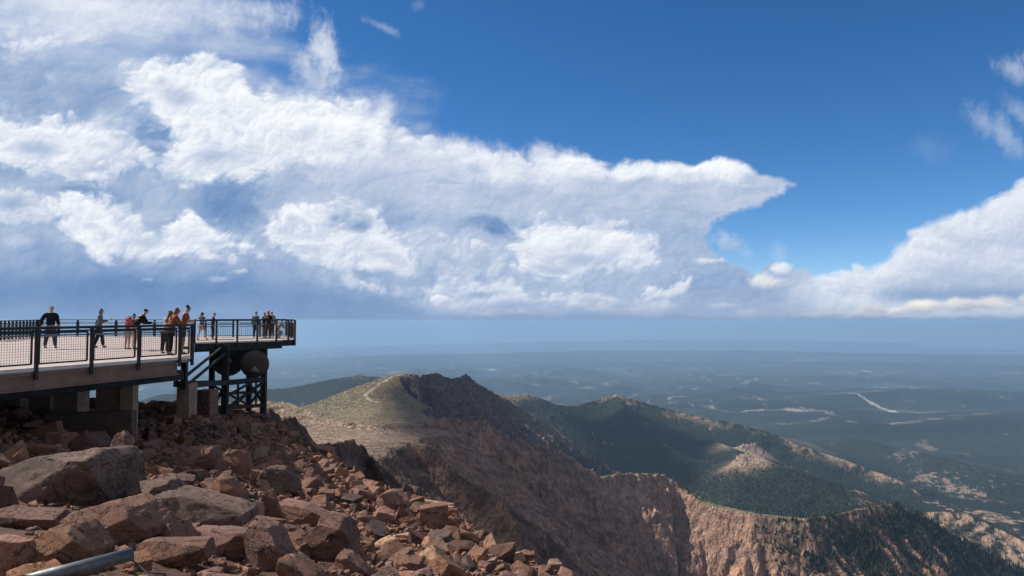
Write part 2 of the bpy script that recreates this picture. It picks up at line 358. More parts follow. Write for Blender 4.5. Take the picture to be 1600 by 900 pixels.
SHADE=[(285,150,50,26,.62,.75),(250,130,26,14,.70,.5),(335,250,44,22,.60,.7),(60,232,70,20,.52,.75),(150,262,50,12,.50,.6),(20,315,60,22,.50,.8),(150,350,36,12,.66,.5),(230,372,60,14,.62,.6),(340,378,46,10,.60,.6),(475,385,50,12,.60,.6),(455,345,20,12,.66,.5),(556,352,34,20,.30,.85),(520,335,14,10,.36,.7),(585,430,50,12,.36,.7),(630,462,40,12,.34,.6),(480,215,70,14,.82,.4),(540,270,90,26,.70,.55),(640,300,110,20,.66,.5),(430,310,50,24,.50,.6),(920,402,70,16,.58,.8),(860,420,50,10,.56,.6),(1000,385,24,14,.72,.5),(745,462,50,12,.45,.7),(830,478,40,8,.48,.6),(700,405,40,12,.5,.5),(1030,466,24,8,.5,.6),(775,362,36,9,.12,.8),(750,345,20,6,.2,.5),(1060,330,60,16,.62,.5),(900,310,110,14,.66,.5),(350,330,40,26,.22,.7),(120,300,50,8,.25,.7)]
def build_sky():
    az=np.radians(np.arange(-41,41.001,.068)); el=np.radians(np.arange(-3.2,30.5,.068))
    A_,E_=np.meshgrid(az,el)
    d=np.stack([np.sin(A_)*np.cos(E_),np.cos(A_)*np.cos(E_),np.sin(E_)],-1)
    cp,sp=math.cos(PITCH),math.sin(PITCH)
    fw=d[...,1]*cp+d[...,2]*sp; up=-d[...,1]*sp+d[...,2]*cp
    px=800+F*d[...,0]/fw; py=450-F*up/fw
    rgb,a=clouds(px,py)
    a=a*sstep(41,38.5,np.abs(np.degrees(A_)))*sstep(30.4,28,np.degrees(E_))
    ny,nx=a.shape; i=np.arange(ny*nx).reshape(ny,nx)
    q=np.stack([i[:-1,:-1],i[1:,:-1],i[1:,1:],i[:-1,1:]],-1).reshape(-1,4)
    m=bpy.data.materials.new('cloud_bank'); m.use_nodes=True; nt=m.node_tree; nt.nodes.clear()
    out=nt.nodes.new('ShaderNodeOutputMaterial'); at=nt.nodes.new('ShaderNodeAttribute'); at.attribute_name='cloud'
    em=nt.nodes.new('ShaderNodeEmission'); em.inputs[1].default_value=CLOUD_GAIN; nt.links.new(at.outputs['Color'],em.inputs[0])
    tr=nt.nodes.new('ShaderNodeBsdfTransparent'); mx=nt.nodes.new('ShaderNodeMixShader')
    nt.links.new(at.outputs['Alpha'],mx.inputs[0]); nt.links.new(tr.outputs[0],mx.inputs[1]); nt.links.new(em.outputs[0],mx.inputs[2]); nt.links.new(mx.outputs[0],out.inputs[0])
    m.cycles.emission_sampling='NONE' if hasattr(m.cycles,'emission_sampling') else None
    o=mesh_np('sky',d.reshape(-1,3)*170000,q,m,smooth=True)
    col_attr(o.data,'cloud',np.concatenate([rgb.reshape(-1,3),a.reshape(-1,1)],1))
    tag(o,kind='structure')
CLOUD_GAIN=.84
build_sky()
# ---------------------------------------------------------------- the mountains and the plain
def ridge_z(X,Y,pts,gseed=0,gamp=.0,glen=60.,warp=0.):
    """pts: (px,py,dist, near slope, far slope, near shelf, far shelf) -> height field of one ridge"""
    P=[W(p[0],p[1],p[2]) for p in pts]
    best=np.full(X.shape,1e12); h=np.zeros(X.shape); t_al=np.zeros(X.shape); sl=np.zeros(X.shape); sh=np.zeros(X.shape); side=np.zeros(X.shape)
    L=0.
    for i in range(len(P)-1):
        a,b=P[i],P[i+1]; ex,ey=b.x-a.x,b.y-a.y; l2=ex*ex+ey*ey; l=math.sqrt(l2)
        t=np.clip(((X-a.x)*ex+(Y-a.y)*ey)/l2,0,1)
        d2=(X-a.x-t*ex)**2+(Y-a.y-t*ey)**2
        m=d2<best
        cr=(ex*(Y-a.y)-ey*(X-a.x))      # >0: left of travel = far side
        far=cr>0
        q0,q1=pts[i],pts[i+1]
        s=np.where(far,q0[4]+(q1[4]-q0[4])*t,q0[3]+(q1[3]-q0[3])*t); f=np.where(far,q0[6]+(q1[6]-q0[6])*t,q0[5]+(q1[5]-q0[5])*t)
        best=np.where(m,d2,best); h=np.where(m,a.z+(b.z-a.z)*t,h); t_al=np.where(m,L+t*l,t_al); sl=np.where(m,s,sl); sh=np.where(m,f,sh); side=np.where(m,far,side)
        L+=l
    d=np.sqrt(best)
    dd=np.maximum(d-sh,0)
    z=h-.12*np.minimum(d,sh)-sl*dd
    if gamp:
        g=fbm(t_al/glen+.25*perlin(X/90,Y/90,gseed+9),d/(glen*5)+gseed,5,gseed,.55,2)
        z=z+gamp*(g-.1)*np.clip(dd/120,0,1)*np.clip(sl,0,1.2)*60
    return z,d,t_al,side
RID={
 'A':dict(pts=[(560,706,1250,1,0.8,0,60),(600,690,1300,1.2,0.8,0,100),(650,668,1450,1.3,0.8,0,100),(700,658,1600,1.3,0.3,0,20),(760,662,1700,1.3,0.5,0,0),(800,688,1750,1.3,0.6,0,0),(850,698,1800,1.3,0.6,0,0),(900,722,1850,1.3,0.6,0,0),(940,750,1850,1.2,0.55,0,10),(985,744,1900,1,0.5,0,20),(1040,745,2000,1.0,.5,0,10),(1062,765,1980,.95,.5,0,10),(1100,788,1900,.9,.35,0,40),(1180,804,1780,.9,.4,0,25),(1260,811,1720,.95,.45,0,15),(1300,806,1740,.85,.45,0,10),(1370,789,1850,.8,.45,0,0),(1400,787,1900,.75,.45,0,0),(1450,808,1950,.7,.45,0,0),(1500,838,1950,.7,.45,0,0),(1600,888,1950,.7,.45,0,0),(1780,980,1900,.7,.45,0,0)],gseed=3,gamp=1.05,glen=110),
 'B':dict(pts=[(380,700,420,1.2,0.8,0,250),(430,692,500,1.2,0.8,0,250),(540,714,600,1.2,0.8,0,250),(600,716,650,1.3,0.8,0,150),(640,692,700,1.4,0.3,0,40),(672,697,700,1.3,0.8,0,0),(690,712,690,1.2,0.9,0,0),(728,743,670,1.2,0.9,0,0),(760,765,640,1.2,0.9,0,0),(790,780,600,1.2,0.9,0,0),(812,840,540,1.3,0.9,0,0),(830,920,450,1.3,0.9,0,0)],gseed=5,gamp=.2,glen=40),
 'C':dict(pts=[(330,632,110,1.3,.6,0,0),(405,641,110,1.3,.6,0,0),(430,654,120,1.3,.6,0,0),(462,667,140,1.3,.6,0,0),(488,692,170,1.3,.6,0,0),(515,694,200,1.3,.6,0,0),(545,687,230,1.4,.8,0,0),(562,694,240,1.5,.8,0,0),(580,708,240,1.5,.8,0,0),(598,742,230,1.5,.9,0,0),(620,790,210,1.5,1.,0,0),(650,860,180,1.5,1.,0,0),(720,940,140,1.5,1.,0,0)],gseed=7,gamp=.12,glen=14),
 'P':dict(pts=[(400,684,650,0.8,0.8,120,200),(450,676,850,0.8,0.8,150,200),(510,668,1150,0.8,0.8,150,300),(560,660,1500,0.8,0.8,200,300),(590,645,1900,0.8,0.8,150,300),(600,630,2250,0.8,0.8,40,300)],gseed=0,gamp=0,glen=50),
 'D':dict(pts=[(330,672,1500,0.8,0.8,300,200),(430,650,1700,0.8,0.3,300,50),(480,634,2050,0.8,0.4,300,0),(520,618,2300,0.8,0.4,300,0),(560,603,2550,.5,.4,600,0),(600,589,2750,.6,.4,330,0),(628,583,2850,.8,.4,90,0),(650,590,2780,1.1,0.5,0,0),(680,581,2700,1.2,0.5,0,0),(703,591,2650,1.2,0.5,0,0),(728,586,2600,1.1,0.5,0,0),(745,598,2600,1,0.5,0,0),(770,612,2700,0.9,0.5,0,0),(800,628,2800,0.8,0.5,0,0),(830,645,2900,0.7,0.5,0,0),(870,672,3000,0.6,0.5,0,0),(900,692,3000,0.55,0.5,0,0),(940,722,3000,0.5,0.5,0,0),(1000,765,2900,0.5,0.5,0,0)],gseed=11,gamp=.85,glen=150),
 'D2':dict(pts=[(728,586,2600,.8,.8,0,0),(740,620,2450,.8,.8,0,0),(760,655,2300,.8,.8,0,0)],gseed=14,gamp=.3,glen=60),
 'E':dict(pts=[(300,632,1500,.7,.7,60,0),(415,626,1500,.7,.7,60,0),(450,629,1500,.7,.7,80,0),(500,646,1450,.7,.7,80,0),(560,670,1350,.9,.9,20,0)],gseed=15,gamp=.2,glen=80),
 'F':dict(pts=[(250,616,5500,.3,.3,0,0),(420,608,5500,.3,.3,0,0),(450,606,5600,.3,.3,0,0),(520,592,5800,.3,.3,0,0),(560,586,6000,.3,.3,0,0),(610,590,6000,.3,.3,0,0),(700,604,6000,.3,.3,0,0)],gseed=19,gamp=.4,glen=300),
 'G':dict(pts=[(745,606,4100,.38,.4,0,0),(790,618,4300,.38,.4,0,0),(822,614,4400,.38,.4,0,0),(845,621,4500,.36,.4,0,0),(870,632,4600,.34,.4,0,0),(900,634,4800,.32,.4,0,0),(930,625,5000,.32,.4,0,0),(962,617,5000,.32,.4,0,0),(1000,627,5000,.30,.4,0,0),(1050,640,4900,.28,.4,0,0),(1100,652,4800,.26,.4,0,0),(1150,661,4700,.25,.4,0,0),(1200,674,4600,.25,.3,0,0),(1250,695,4500,.25,.3,0,0),(1330,722,4300,.25,.3,0,0),(1400,748,4100,.25,.3,0,0)],gseed=23,gamp=1.7,glen=420),
 'G2':dict(pts=[(962,618,5000,.4,.4,0,0),(985,650,4500,.4,.4,0,0),(1030,690,4000,.35,.4,0,0),(1080,720,3700,.3,.3,0,0)],gseed=24,gamp=.6,glen=200),
 'H':dict(pts=[(1158,694,3980,.8,.8,0,0),(1180,690,4020,.8,.8,0,0)],gseed=27,gamp=.3,glen=60),
 'H2':dict(pts=[(1158,708,3520,.62,1,0,0),(1176,706,3540,.62,1,0,0)],gseed=28,gamp=.3,glen=60),
 'L':dict(pts=[(1060,668,4700,.3,.3,0,0),(1100,682,4400,.3,.3,0,0),(1168,709,3650,.3,.3,0,0),(1250,742,3200,.32,.3,0,0),(1340,792,2800,.35,.3,0,0)],gseed=43,gamp=1.2,glen=260),
 'I':dict(pts=[(1380,806,2900,.4,.4,0,0),(1450,800,2900,.45,.4,0,0),(1500,799,2850,.5,.4,0,0),(1560,826,2700,.5,.4,0,0),(1660,875,2500,.5,.4,0,0),(1800,930,2400,.5,.4,0,0)],gseed=29,gamp=.5,glen=90),
 'J':dict(pts=[(1250,690,6400,.2,.25,0,0),(1330,683,6200,.2,.25,0,0),(1400,698,5800,.2,.25,0,0),(1480,716,5300,.22,.25,0,0),(1560,752,4700,.25,.25,0,0),(1680,800,4300,.25,.25,0,0)],gseed=33,gamp=.8,glen=300),
 'K':dict(pts=[(1100,640,9500,.12,.12,0,0),(1200,650,9000,.12,.12,0,0),(1330,640,9500,.12,.12,0,0),(1500,660,8500,.12,.12,0,0),(1700,668,8000,.12,.12,0,0)],gseed=37,gamp=.8,glen=500),
 'Q':dict(pts=[(1160,672,7600,.14,.14,0,0),(1300,656,7800,.14,.14,0,0),(1400,664,7600,.14,.14,0,0),(1500,654,7900,.14,.14,0,0),(1660,640,8300,.14,.14,0,0)],gseed=44,gamp=1.,glen=500),
 'S':dict(pts=[(1330,616,11500,.11,.11,0,0),(1430,606,12000,.11,.11,0,0),(1540,610,12000,.11,.11,0,0),(1720,618,11000,.11,.11,0,0)],gseed=45,gamp=1.,glen=700),
 'T':dict(pts=[(760,600,17000,.08,.08,0,0),(900,601,17000,.08,.08,0,0),(1100,592,18500,.08,.08,0,0),(1300,586,19000,.08,.08,0,0),(1420,592,18000,.08,.08,0,0)],gseed=46,gamp=1.,glen=1200),
 'U':dict(pts=[(420,570,26000,.06,.06,0,0),(700,566,28000,.06,.06,0,0),(1000,566,28000,.06,.06,0,0),(1300,564,28000,.06,.06,0,0),(1650,572,25000,.06,.06,0,0)],gseed=47,gamp=1.,glen=1800),
 'G3':dict(pts=[(1080,655,6300,.25,.25,0,0),(1180,672,5900,.25,.25,0,0),(1260,700,5300,.25,.25,0,0),(1330,735,4700,.25,.25,0,0),(1400,770,4000,.25,.25,0,0)],gseed=48,gamp=.9,glen=260),
 'N':dict(pts=[(500,545,60000,.03,.03,0,0),(800,537,64000,.03,.03,0,0),(1050,531,66000,.03,.03,0,0),(1200,531,66000,.03,.03,0,0),(1340,534,64000,.03,.03,0,0),(1400,540,60000,.03,.03,0,0),(1500,545,60000,.03,.03,0,0)],gseed=39,gamp=0,glen=500),
 'O':dict(pts=[(600,556,32000,.05,.05,0,0),(900,549,36000,.05,.05,0,0),(1150,547,36000,.05,.05,0,0),(1400,552,34000,.05,.05,0,0),(1700,556,32000,.05,.05,0,0)],gseed=41,gamp=0,glen=500),
}
def smax(a,b,k):
    d=np.clip(.5+.5*(a-b)/k,0,1); return b+(a-b)*d+k*d*(1-d)
def terrain_z(X,Y):
    r=np.hypot(X,Y)
    base=np.interp(r,[0,1500,2500,3000,4000,5000,6000,9000,14000,25000,60000,95000],[-700,-780,-800,-830,-930,-1010,-1090,-1190,-1330,-1680,-2480,-3350])
    hill=fbm(X/1500,Y/1500,6,51,.48,2)*.5+fbm(X/5200,Y/5200,4,57,.5)
    base=base+hill*np.interp(r,[1500,3000,6000,14000,30000,90000],[40,90,170,290,330,330])
    z=base; info={}
    for k,d in RID.items():
        zz,dist,tal,side=ridge_z(X,Y,d['pts'],d['gseed'],d['gamp'],d['glen'])
        info[k]=(zz,dist,tal,side)
        kk=float(np.interp(d['pts'][0][2],[100,700,2000,5000,60000],[3,8,18,45,100]))
        z=smax(z,zz,kk)
    return z,info
def build_terrain():
    az=np.concatenate([np.arange(-180,-42,4.),np.arange(-42,42,.075),np.arange(42,180,4.)])
    rr=[72.]
    def step(r): return float(np.interp(r,[72,450,451,1250,1251,2150,2151,3300,3301,6500,6501,15000,15001,100000],[.9,2.2,4,5.5,3.6,4.2,7,9,14,30,40,110,120,1900]))
    while rr[-1]<93000: rr.append(rr[-1]+step(rr[-1]))
    rr=np.array(rr); a=np.radians(az)
    Rr,Az=np.meshgrid(rr,a,indexing='ij'); X=(Rr*np.sin(Az)).astype(np.float32); Y=(Rr*np.cos(Az)).astype(np.float32)
    z,info=terrain_z(X,Y)
    # roughness of rock and of tree cover, fading out with the size of a footstep of the grid
    slope=np.hypot(np.gradient(z,axis=0)/np.gradient(Rr,axis=0),np.gradient(z,axis=1)/(np.gradient(Az,axis=1)*Rr))
    st=np.clip((slope-.35)/.6,0,1)
    n1=fbm(X/60,Y/60,6,71,.6,2); n2=fbm(X/17,Y/17,5,73,.6)
    amp=np.interp(Rr,[72,250,700,1500,3000,6000,9000],[1.5,6,9,13,20,24,0])
    hb=np.interp(Rr,[100,300,700,1500],[7,12,18,30]); zq=z+n1*14; fr_=zq/hb-np.floor(zq/hb); z=z+(sstep(.25,.75,fr_)-fr_)*hb*.55*sstep(.3,1,st)*np.clip(.6+1.2*fbm(X/120,Y/120,4,79),0,1)*(Rr<4200)
    z=z+np.exp(-(info['A'][1]/45)**2)*(fbm(X/28,Y/28,5,78,.6,1)*9+3)*(Rr<2300)*sstep(1120,1040,800+F*X/np.maximum(Y,1))
    n3=fbm(X/6.5,Y/6.5,4,75,.6,2); n4=fbm(X/26,Y/26,5,76,.62,1)
    z=z+st*n1*amp+st*(n3*1.6+n4*6)*np.interp(Rr,[72,500,900,3500,5000],[.5,.6,1,1,0])+n2*amp*.35*np.interp(st,[0,.3],[.15,1])*np.interp(Rr,[72,250,3000,6000],[1.3,1,1,0])
    gz=np.gradient(z,axis=0)/np.gradient(Rr,axis=0)
    # ---- ground cover
    PX=800+F*X/np.maximum(Y,1)
    m1=fbm(X/340,Y/340,6,81,.55); m2=fbm(X/45,Y/45,5,83,.6); m3=fbm(X/2600,Y/900,6,87,.6); m4=fbm(X/900,Y/350,6,89,.6,2)
    rock=np.array([.29,.178,.138]); rock2=np.array([.46,.285,.205]); dark=np.array([.13,.088,.078]); tun=np.array([.27,.215,.135]); tun2=np.array([.23,.205,.11]); tpk=np.array([.40,.285,.22])
    forest=np.array([.020,.031,.023]); forest2=np.array([.042,.050,.032]); mead=np.array([.20,.21,.09]); pale=np.array([.52,.42,.33]); scree=np.array([.52,.30,.205])
    def L(a,b,t): return a+(b-a)*np.clip(t,0,1)[...,None]
    c=np.broadcast_to(rock,X.shape+(3,)).copy()
    c=L(c,rock2,m2*.8+.3); c=L(c,dark,(m1*1.0+n1*.5+.15)*.8)
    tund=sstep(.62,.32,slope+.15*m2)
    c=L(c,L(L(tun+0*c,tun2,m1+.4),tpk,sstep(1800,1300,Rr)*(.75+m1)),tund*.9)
    c=L(c,np.array([.105,.092,.095]),sstep(2050,2350,Rr)*sstep(.3,.6,slope)*(info['D'][1]<1000)*(Rr<3300)*np.clip(.85+.5*m1,0,1))  # shade of the peak's steep face painted in as a cool dark tint
    # nearest crags: their shade is painted in as a darker rock tone
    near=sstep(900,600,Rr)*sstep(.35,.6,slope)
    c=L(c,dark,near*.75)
    # forest
    zt=-470+70*m1+60*m2
    f=sstep(25,-25,z-zt)
    face=(info['A'][3]<.5)&(info['A'][1]<900)&(Rr<2300)
    wr=sstep(1165,1255,PX+70*m1)          # the headwall turns from bare rock into forest towards the right
    f=np.where(face,f*wr*sstep(-.42,-.1,m2+.25*m1+.12),f)
    f=f*sstep(1.6,1.0,slope)
    crest=np.exp(-(info['G'][1]/75.)**2)*sstep(.0,.3,m1+.5*m2)+np.exp(-((info['D'][1])/150.)**2)*sstep(-.35,.1,m1)*(PX>740)+.9*np.exp(-(info['D'][1]/330.)**2)*sstep(.0,.2,m1+.4*m2)*(PX>740)
    crest=crest+np.exp(-(info['H'][1]/110)**2)*1.3+np.exp(-(info['H2'][1]/(95+60*m2))**2)*1.6+np.exp(-(info['I'][1]/120)**2)*sstep(-.25,.1,m2)+sstep(26,4,info['A'][1]+40*m2+20)*(Rr<2400)
    crest=crest+sstep(.33,.45,m1*.7+m2*.55+.25*sstep(1250,1600,PX))*sstep(2300,2600,Rr)*sstep(11000,6000,Rr)
    f=f*(1-np.clip(crest,0,1))
    fc=L(forest+0*c,forest2,m2*.9+.35+m1*.3)
    c=L(c,L(pale*.8+0*c,rock2,m2+.4),np.clip(crest,0,1)*sstep(-420,-520,z)*.8)
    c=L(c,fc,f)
    # meadow behind the headwall crest
    md=sstep(150,60,info['A'][1]+40*m2)*(info['A'][3]>.5)*sstep(1075,1100,PX)*sstep(1300,1200,PX); c=L(c,L(mead+0*c,tun,.5+m1),md*.85); f=f*(1-md)
    md=np.exp(-(((PX-1045)/60)**2+((Rr-3350)/130)**2)); c=L(c,mead*.7,md)
    # scree bowl in the headwall
    bowl=(info['A'][3]<.5)&(info['A'][1]<700)&(Rr<2100)
    sc=sstep(975,1030,PX+30*m2)*sstep(1230,1150,PX+50*m1)*sstep(0,60,info['A'][1]+60*m2)
    c=L(c,scree,np.where(bowl,sc*sstep(-.25,.05,m4+.2*m2),0)*.9)
    # distant plain: woods, clearings, towns
    far=sstep(4500,8000,Rr)
    pl=L(forest*1.0+0*c,np.array([.055,.068,.052]),m3*1.4+.4)
    pl=L(pl,np.array([.20,.18,.135]),sstep(.25,.45,m3+.25*m1)*sstep(7000,12000,Rr)*.8)
    c=L(c,pl,far)
    cl=sstep(.36,.47,fbm(X/1500+3,Y/4200*1.0,6,95,.6)*.9+.10*m2+.10*np.exp(-((Rr-11000)/5000)**2))
    c=L(c,pale,cl*sstep(5500,8000,Rr)*sstep(70000,30000,Rr)*.8)
    mS=fbm(X/420,Y/700,5,97,.65)
    c=L(c,pale*.8,sstep(.30,.42,mS+.35*m3)*sstep(5500,8000,Rr)*sstep(45000,20000,Rr)*.55)
    for (x0,y0,x1,y1,w,s) in STREAKS:
        # clearings and valley roads: named by where they lie on the plain
        P0=PLAIN(x0,y0); P1=PLAIN(x1,y1); ex,ey=P1[0]-P0[0],P1[1]-P0[1]; l2=ex*ex+ey*ey
        t=np.clip(((X-P0[0])*ex+(Y-P0[1])*ey)/l2,0,1)
        d=np.hypot(X-P0[0]-t*ex,(Y-P0[1]-t*ey)*.5); ww=.62*w*math.hypot(*P0)/F
        c=L(c,pale*1.25,sstep(ww,ww*.3,d+ww*1.5*mS+ww*.6*m4)*s)
    for pts,w,colr in ((ROAD,9,pale*1.1),(ROAD2,14,pale*1.5)):
        for a,b in zip(pts[:-1],pts[1:]):
            P0=W(*a); P1=W(*b); ex,ey=P1.x-P0.x,P1.y-P0.y; l2=ex*ex+ey*ey
            t=np.clip(((X-P0.x)*ex+(Y-P0.y)*ey)/l2,0,1); d=np.hypot(X-P0.x-t*ex,Y-P0.y-t*ey)
            c=L(c,colr,sstep(w,w*.4,d+w*.5*m2)*.85)
    ny,nx=X.shape; i=np.arange(ny*nx).reshape(ny,nx); i2=np.concatenate([i,i[:,:1]],1)
    q=np.stack([i2[:-1,:-1],i2[:-1,1:],i2[1:,1:],i2[1:,:-1]],-1).reshape(-1,4)[:,::-1]
    m,nt,p=new_mat('mountain_ground')
    at=nt.nodes.new('ShaderNodeAttribute'); at.attribute_name='cover'
    geo=nt.nodes.new('ShaderNodeNewGeometry').outputs['Position']
    fo=nt.nodes.new('ShaderNodeAttribute'); fo.attribute_name='wood'
    na=noise(nt,.05,8,.72,geo); nb=noise(nt,.012,6,.6,geo); 
    vo=nt.nodes.new('ShaderNodeTexVoronoi'); vo.inputs['Scale'].default_value=.09; nt.links.new(geo,vo.inputs['Vector'])
    col=mix(nt,1.0,at.outputs['Color'],mix(nt,ramp(nt,na,.36,.64),(.56,.56,.57),(1.42,1.40,1.36)),'MULTIPLY')
    nd=noise(nt,.32,4,.7,geo); col=mix(nt,1.0,col,mix(nt,ramp(nt,nd,.36,.60),(.70,.70,.72),(1.2,1.19,1.17)),'MULTIPLY')
    tre=mix(nt,ramp(nt,vo.outputs['Distance'],.1,.7),(1.7,1.7,1.5),(.45,.5,.6))
    col=mix(nt,fo.outputs['Fac'],col,mix(nt,1.0,at.outputs['Color'],tre,'MULTIPLY'))
    nt.links.new(col,p.inputs['Base Color']); p.inputs['Roughness'].default_value=.95; p.inputs['Specular IOR Level'].default_value=.1
    mm=nt.nodes.new('ShaderNodeMath'); mm.operation='MULTIPLY_ADD'; nt.links.new(vo.outputs['Distance'],mm.inputs[0])
    m2n=nt.nodes.new('ShaderNodeMath'); m2n.operation='MULTIPLY'; nt.links.new(fo.outputs['Fac'],m2n.inputs[0]); m2n.inputs[1].default_value=-.55
    nt.links.new(m2n.outputs[0],mm.inputs[1]); nt.links.new(na,mm.inputs[2])
    v2=nt.nodes.new('ShaderNodeTexVoronoi'); v2.inputs['Scale'].default_value=.055; v2.inputs['Detail'].default_value=2.5; v2.inputs['Roughness'].default_value=.6
    wv=nt.nodes.new('ShaderNodeVectorMath'); wv.operation='MULTIPLY'; wv.inputs[1].default_value=(1.3,1.3,.55); nt.links.new(geo,wv.inputs[0]); nt.links.new(wv.outputs[0],v2.inputs['Vector'])
    m3=nt.nodes.new('ShaderNodeMath'); m3.operation='MULTIPLY_ADD'; nt.links.new(v2.outputs['Distance'],m3.inputs[0]); m3.inputs[1].default_value=.75; nt.links.new(mm.outputs[0],m3.inputs[2])
    bump(nt,p,m3.outputs[0],.9,13.)
    o=mesh_np('mountain_terrain',np.stack([X,Y,z],-1).reshape(-1,3),q,m,smooth=True)
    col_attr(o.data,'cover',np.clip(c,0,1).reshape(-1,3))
    wa=o.data.attributes.new('wood','FLOAT','POINT'); wa.data.foreach_set('value',np.clip(f,0,1).astype(np.float32).ravel()*np.interp(Rr.ravel(),[5000,9000],[1,.3]).astype(np.float32))
    tag(o,kind='structure')
    return rr,az,X,Y,z,f,slope,PX,Rr
def PLAIN(px,py):
    """where the sight line meets the (smooth) plain"""
    for Y in np.geomspace(4000,90000,400):
        w=W(px,py,Y)
        if w.z<float(np.interp(math.hypot(w.x,w.y),[4000,6000,9000,14000,25000,60000,95000],[-930,-1090,-1190,-1330,-1680,-2480,-3350])): return (w.x,w.y)
    return (w.x,w.y)
STREAKS=[(1190,636,1240,640,5,.9),(1240,640,1262,643,4,.9),(1320,622,1360,632,4,.8),(1360,632,1394,640,7,.9),(1325,672,1440,672,4,.8),(1390,668,1440,668,4,.6),(1440,665,1500,670,5,.9),(1240,600,1280,607,6,.8),(1045,625,1110,622,4,.5),(1110,637,1135,639,5,.7),
 (1160,638,1190,637,4,.7),(1345,579,1450,584,4,.8),(1450,584,1560,590,4,.7),(1150,597,1185,592,3,.5),(1100,593,1130,594,3,.6),(1265,640,1300,648,3,.5),(1540,610,1590,620,4,.3),(1030,605,1090,606,3,.35),(900,600,960,602,3,.3),(1130,640,1160,642,3,.5),(1340,693,1400,700,4,.4),(1210,545,1290,548,2,.3)]
ROAD=[(592,613,2250),(577,611,2300),(570,607,2380),(580,602,2500),(596,595,2640),(612,589,2760),(630,584,2840)]
ROAD2=[(538,672,1280),(556,671,1290),(572,668,1330)]
TER=build_terrain()
# ---------------------------------------------------------------- conifers on the nearest slopes, far too many to count
def build_forest():
    rr,az,X,Y,z,f,slope,PX,Rr=TER
    rng=np.random.RandomState(5)
    area=np.gradient(Rr,axis=0)*Rr*np.radians(.075)
    w=f*area*(Rr>1200)*(Rr<3600)*(PX>740)*(PX<1680)*(np.abs(X)<Y)
    w=w*np.interp(Rr,[1200,2300,3600],[1,.8,.12]); w=w*(slope<1.4)
    n=52000
    idx=rng.choice(w.size,n,p=(w/w.sum()).ravel())
    x=X.ravel()[idx]+rng.uniform(-2.4,2.4,n); y=Y.ravel()[idx]+rng.uniform(-2.4,2.4,n); zz=z.ravel()[idx]
    h=rng.uniform(6,13,n); r=h*rng.uniform(.17,.26,n)
    k=5; ang=2*np.pi*np.arange(k)/k
    V=np.zeros((n,2*k+2,3),np.float32)
    rot=rng.uniform(0,6,n)
    for j in range(k):
        ca=np.cos(ang[j]+rot); sa=np.sin(ang[j]+rot); q=rng.uniform(.75,1.2,n)
        V[:,j]=np.stack([x+r*ca*q,y+r*sa*q,zz+h*.12],-1)
        V[:,k+j]=np.stack([x+r*.55*ca*q,y+r*.55*sa*q,zz+h*.55],-1)
    V[:,2*k]=np.stack([x,y,zz+h],-1); V[:,2*k+1]=np.stack([x,y,zz-2],-1)
    fs=[]
    for j in range(k):
        j2=(j+1)%k; fs+=[(j,j2,k+j),(j2,k+j2,k+j),(k+j,k+j2,2*k),(2*k+1,j2,j)]
    Fc=(np.array(fs)[None]+ (np.arange(n)*(2*k+2))[:,None,None]).reshape(-1,3)
    m,nt,p=new_mat('conifer'); geo=nt.nodes.new('ShaderNodeNewGeometry')
    nt.links.new(mix(nt,geo.outputs['Random Per Island'],(.015,.024,.017),(.038,.048,.030)),p.inputs['Base Color']); p.inputs['Roughness'].default_value=.9; p.inputs['Specular IOR Level'].default_value=.1
    o=mesh_np('conifer_forest',V.reshape(-1,3),Fc,m)
    tag(o,'dark green conifer forest covering the ridge and valley to the right','forest',kind='stuff')
build_forest()
# ---------------------------------------------------------------- unseen clouds added high above, shaped to cast shade on chosen slopes
def build_shade_cloud(name,ground,zg,height,thick,seed,label):
    ground=[(g[0]+SD.x*(zg-w.z)/SD.z,g[1]+SD.y*(zg-w.z)/SD.z) if len(g)==2 else (w.x+SD.x*(zg-w.z)/SD.z,w.y+SD.y*(zg-w.z)/SD.z) for g,w in [((q,Vector((0,0,zg))) if len(q)==2 else (q,W(*q))) for q in ground]]
    t=(height-zg)/SD.z; ox,oy=SD.x*t,SD.y*t
    g=np.array(ground,float)+np.array([ox,oy]); x0,y0=g.min(0)-150; x1,y1=g.max(0)+150
    n=110; X,Y=np.meshgrid(np.linspace(x0,x1,n),np.linspace(y0,y1,n))
    sdv=poly_sd(X+40*fbm(X/200,Y/200,5,seed),Y+40*fbm(X/200+9,Y/260,4,seed),[tuple(p) for p in g])
    k=sstep(-10,140,sdv); ins=sdv>-12
    top=height+thick*np.sqrt(k)*(.8+.5*fbm(X/170,Y/170,5,seed+3,.55,2)); bot=height-.12*thick*k*(1+fbm(X/120,Y/120,4,seed+5)); 
    top=np.where(k<=0,height,top); bot=np.where(k<=0,height,bot)
    i=np.arange(n*n).reshape(n,n); q=np.stack([i[:-1,:-1],i[:-1,1:],i[1:,1:],i[1:,:-1]],-1).reshape(-1,4)
    q=q[ins.ravel()[q].all(1)]
    co=np.concatenate([np.stack([X,Y,top],-1).reshape(-1,3),np.stack([X,Y,bot],-1).reshape(-1,3)])
    return mesh_np(name,co,np.concatenate([q,q[:,::-1]+n*n]),M['cloud'],smooth=True)
M['cloud']=simple('shade_cloud_white',(.85,.86,.88),1,0,.02,.002,0)
for k,(gr,zg,th) in enumerate([([(640,584,2850),(605,612,2550),(607,645,2000),(612,668,1480),(640,692,900),(632,694,700),(600,720,520),(560,760,380),(900,960,420),(1000,900,1650),(945,800,1780),(932,752,1850),(850,700,1850),(800,690,2000),(772,650,2400),(735,590,2620),(700,585,2720)],-330,260),
    ([(330,3650),(420,4600),(900,4700),(1000,4200),(760,3900),(700,3500)],-640,260)]):
    tag(build_shade_cloud('clouds',gr,zg,6200,th,60+7*k,''),kind='structure')
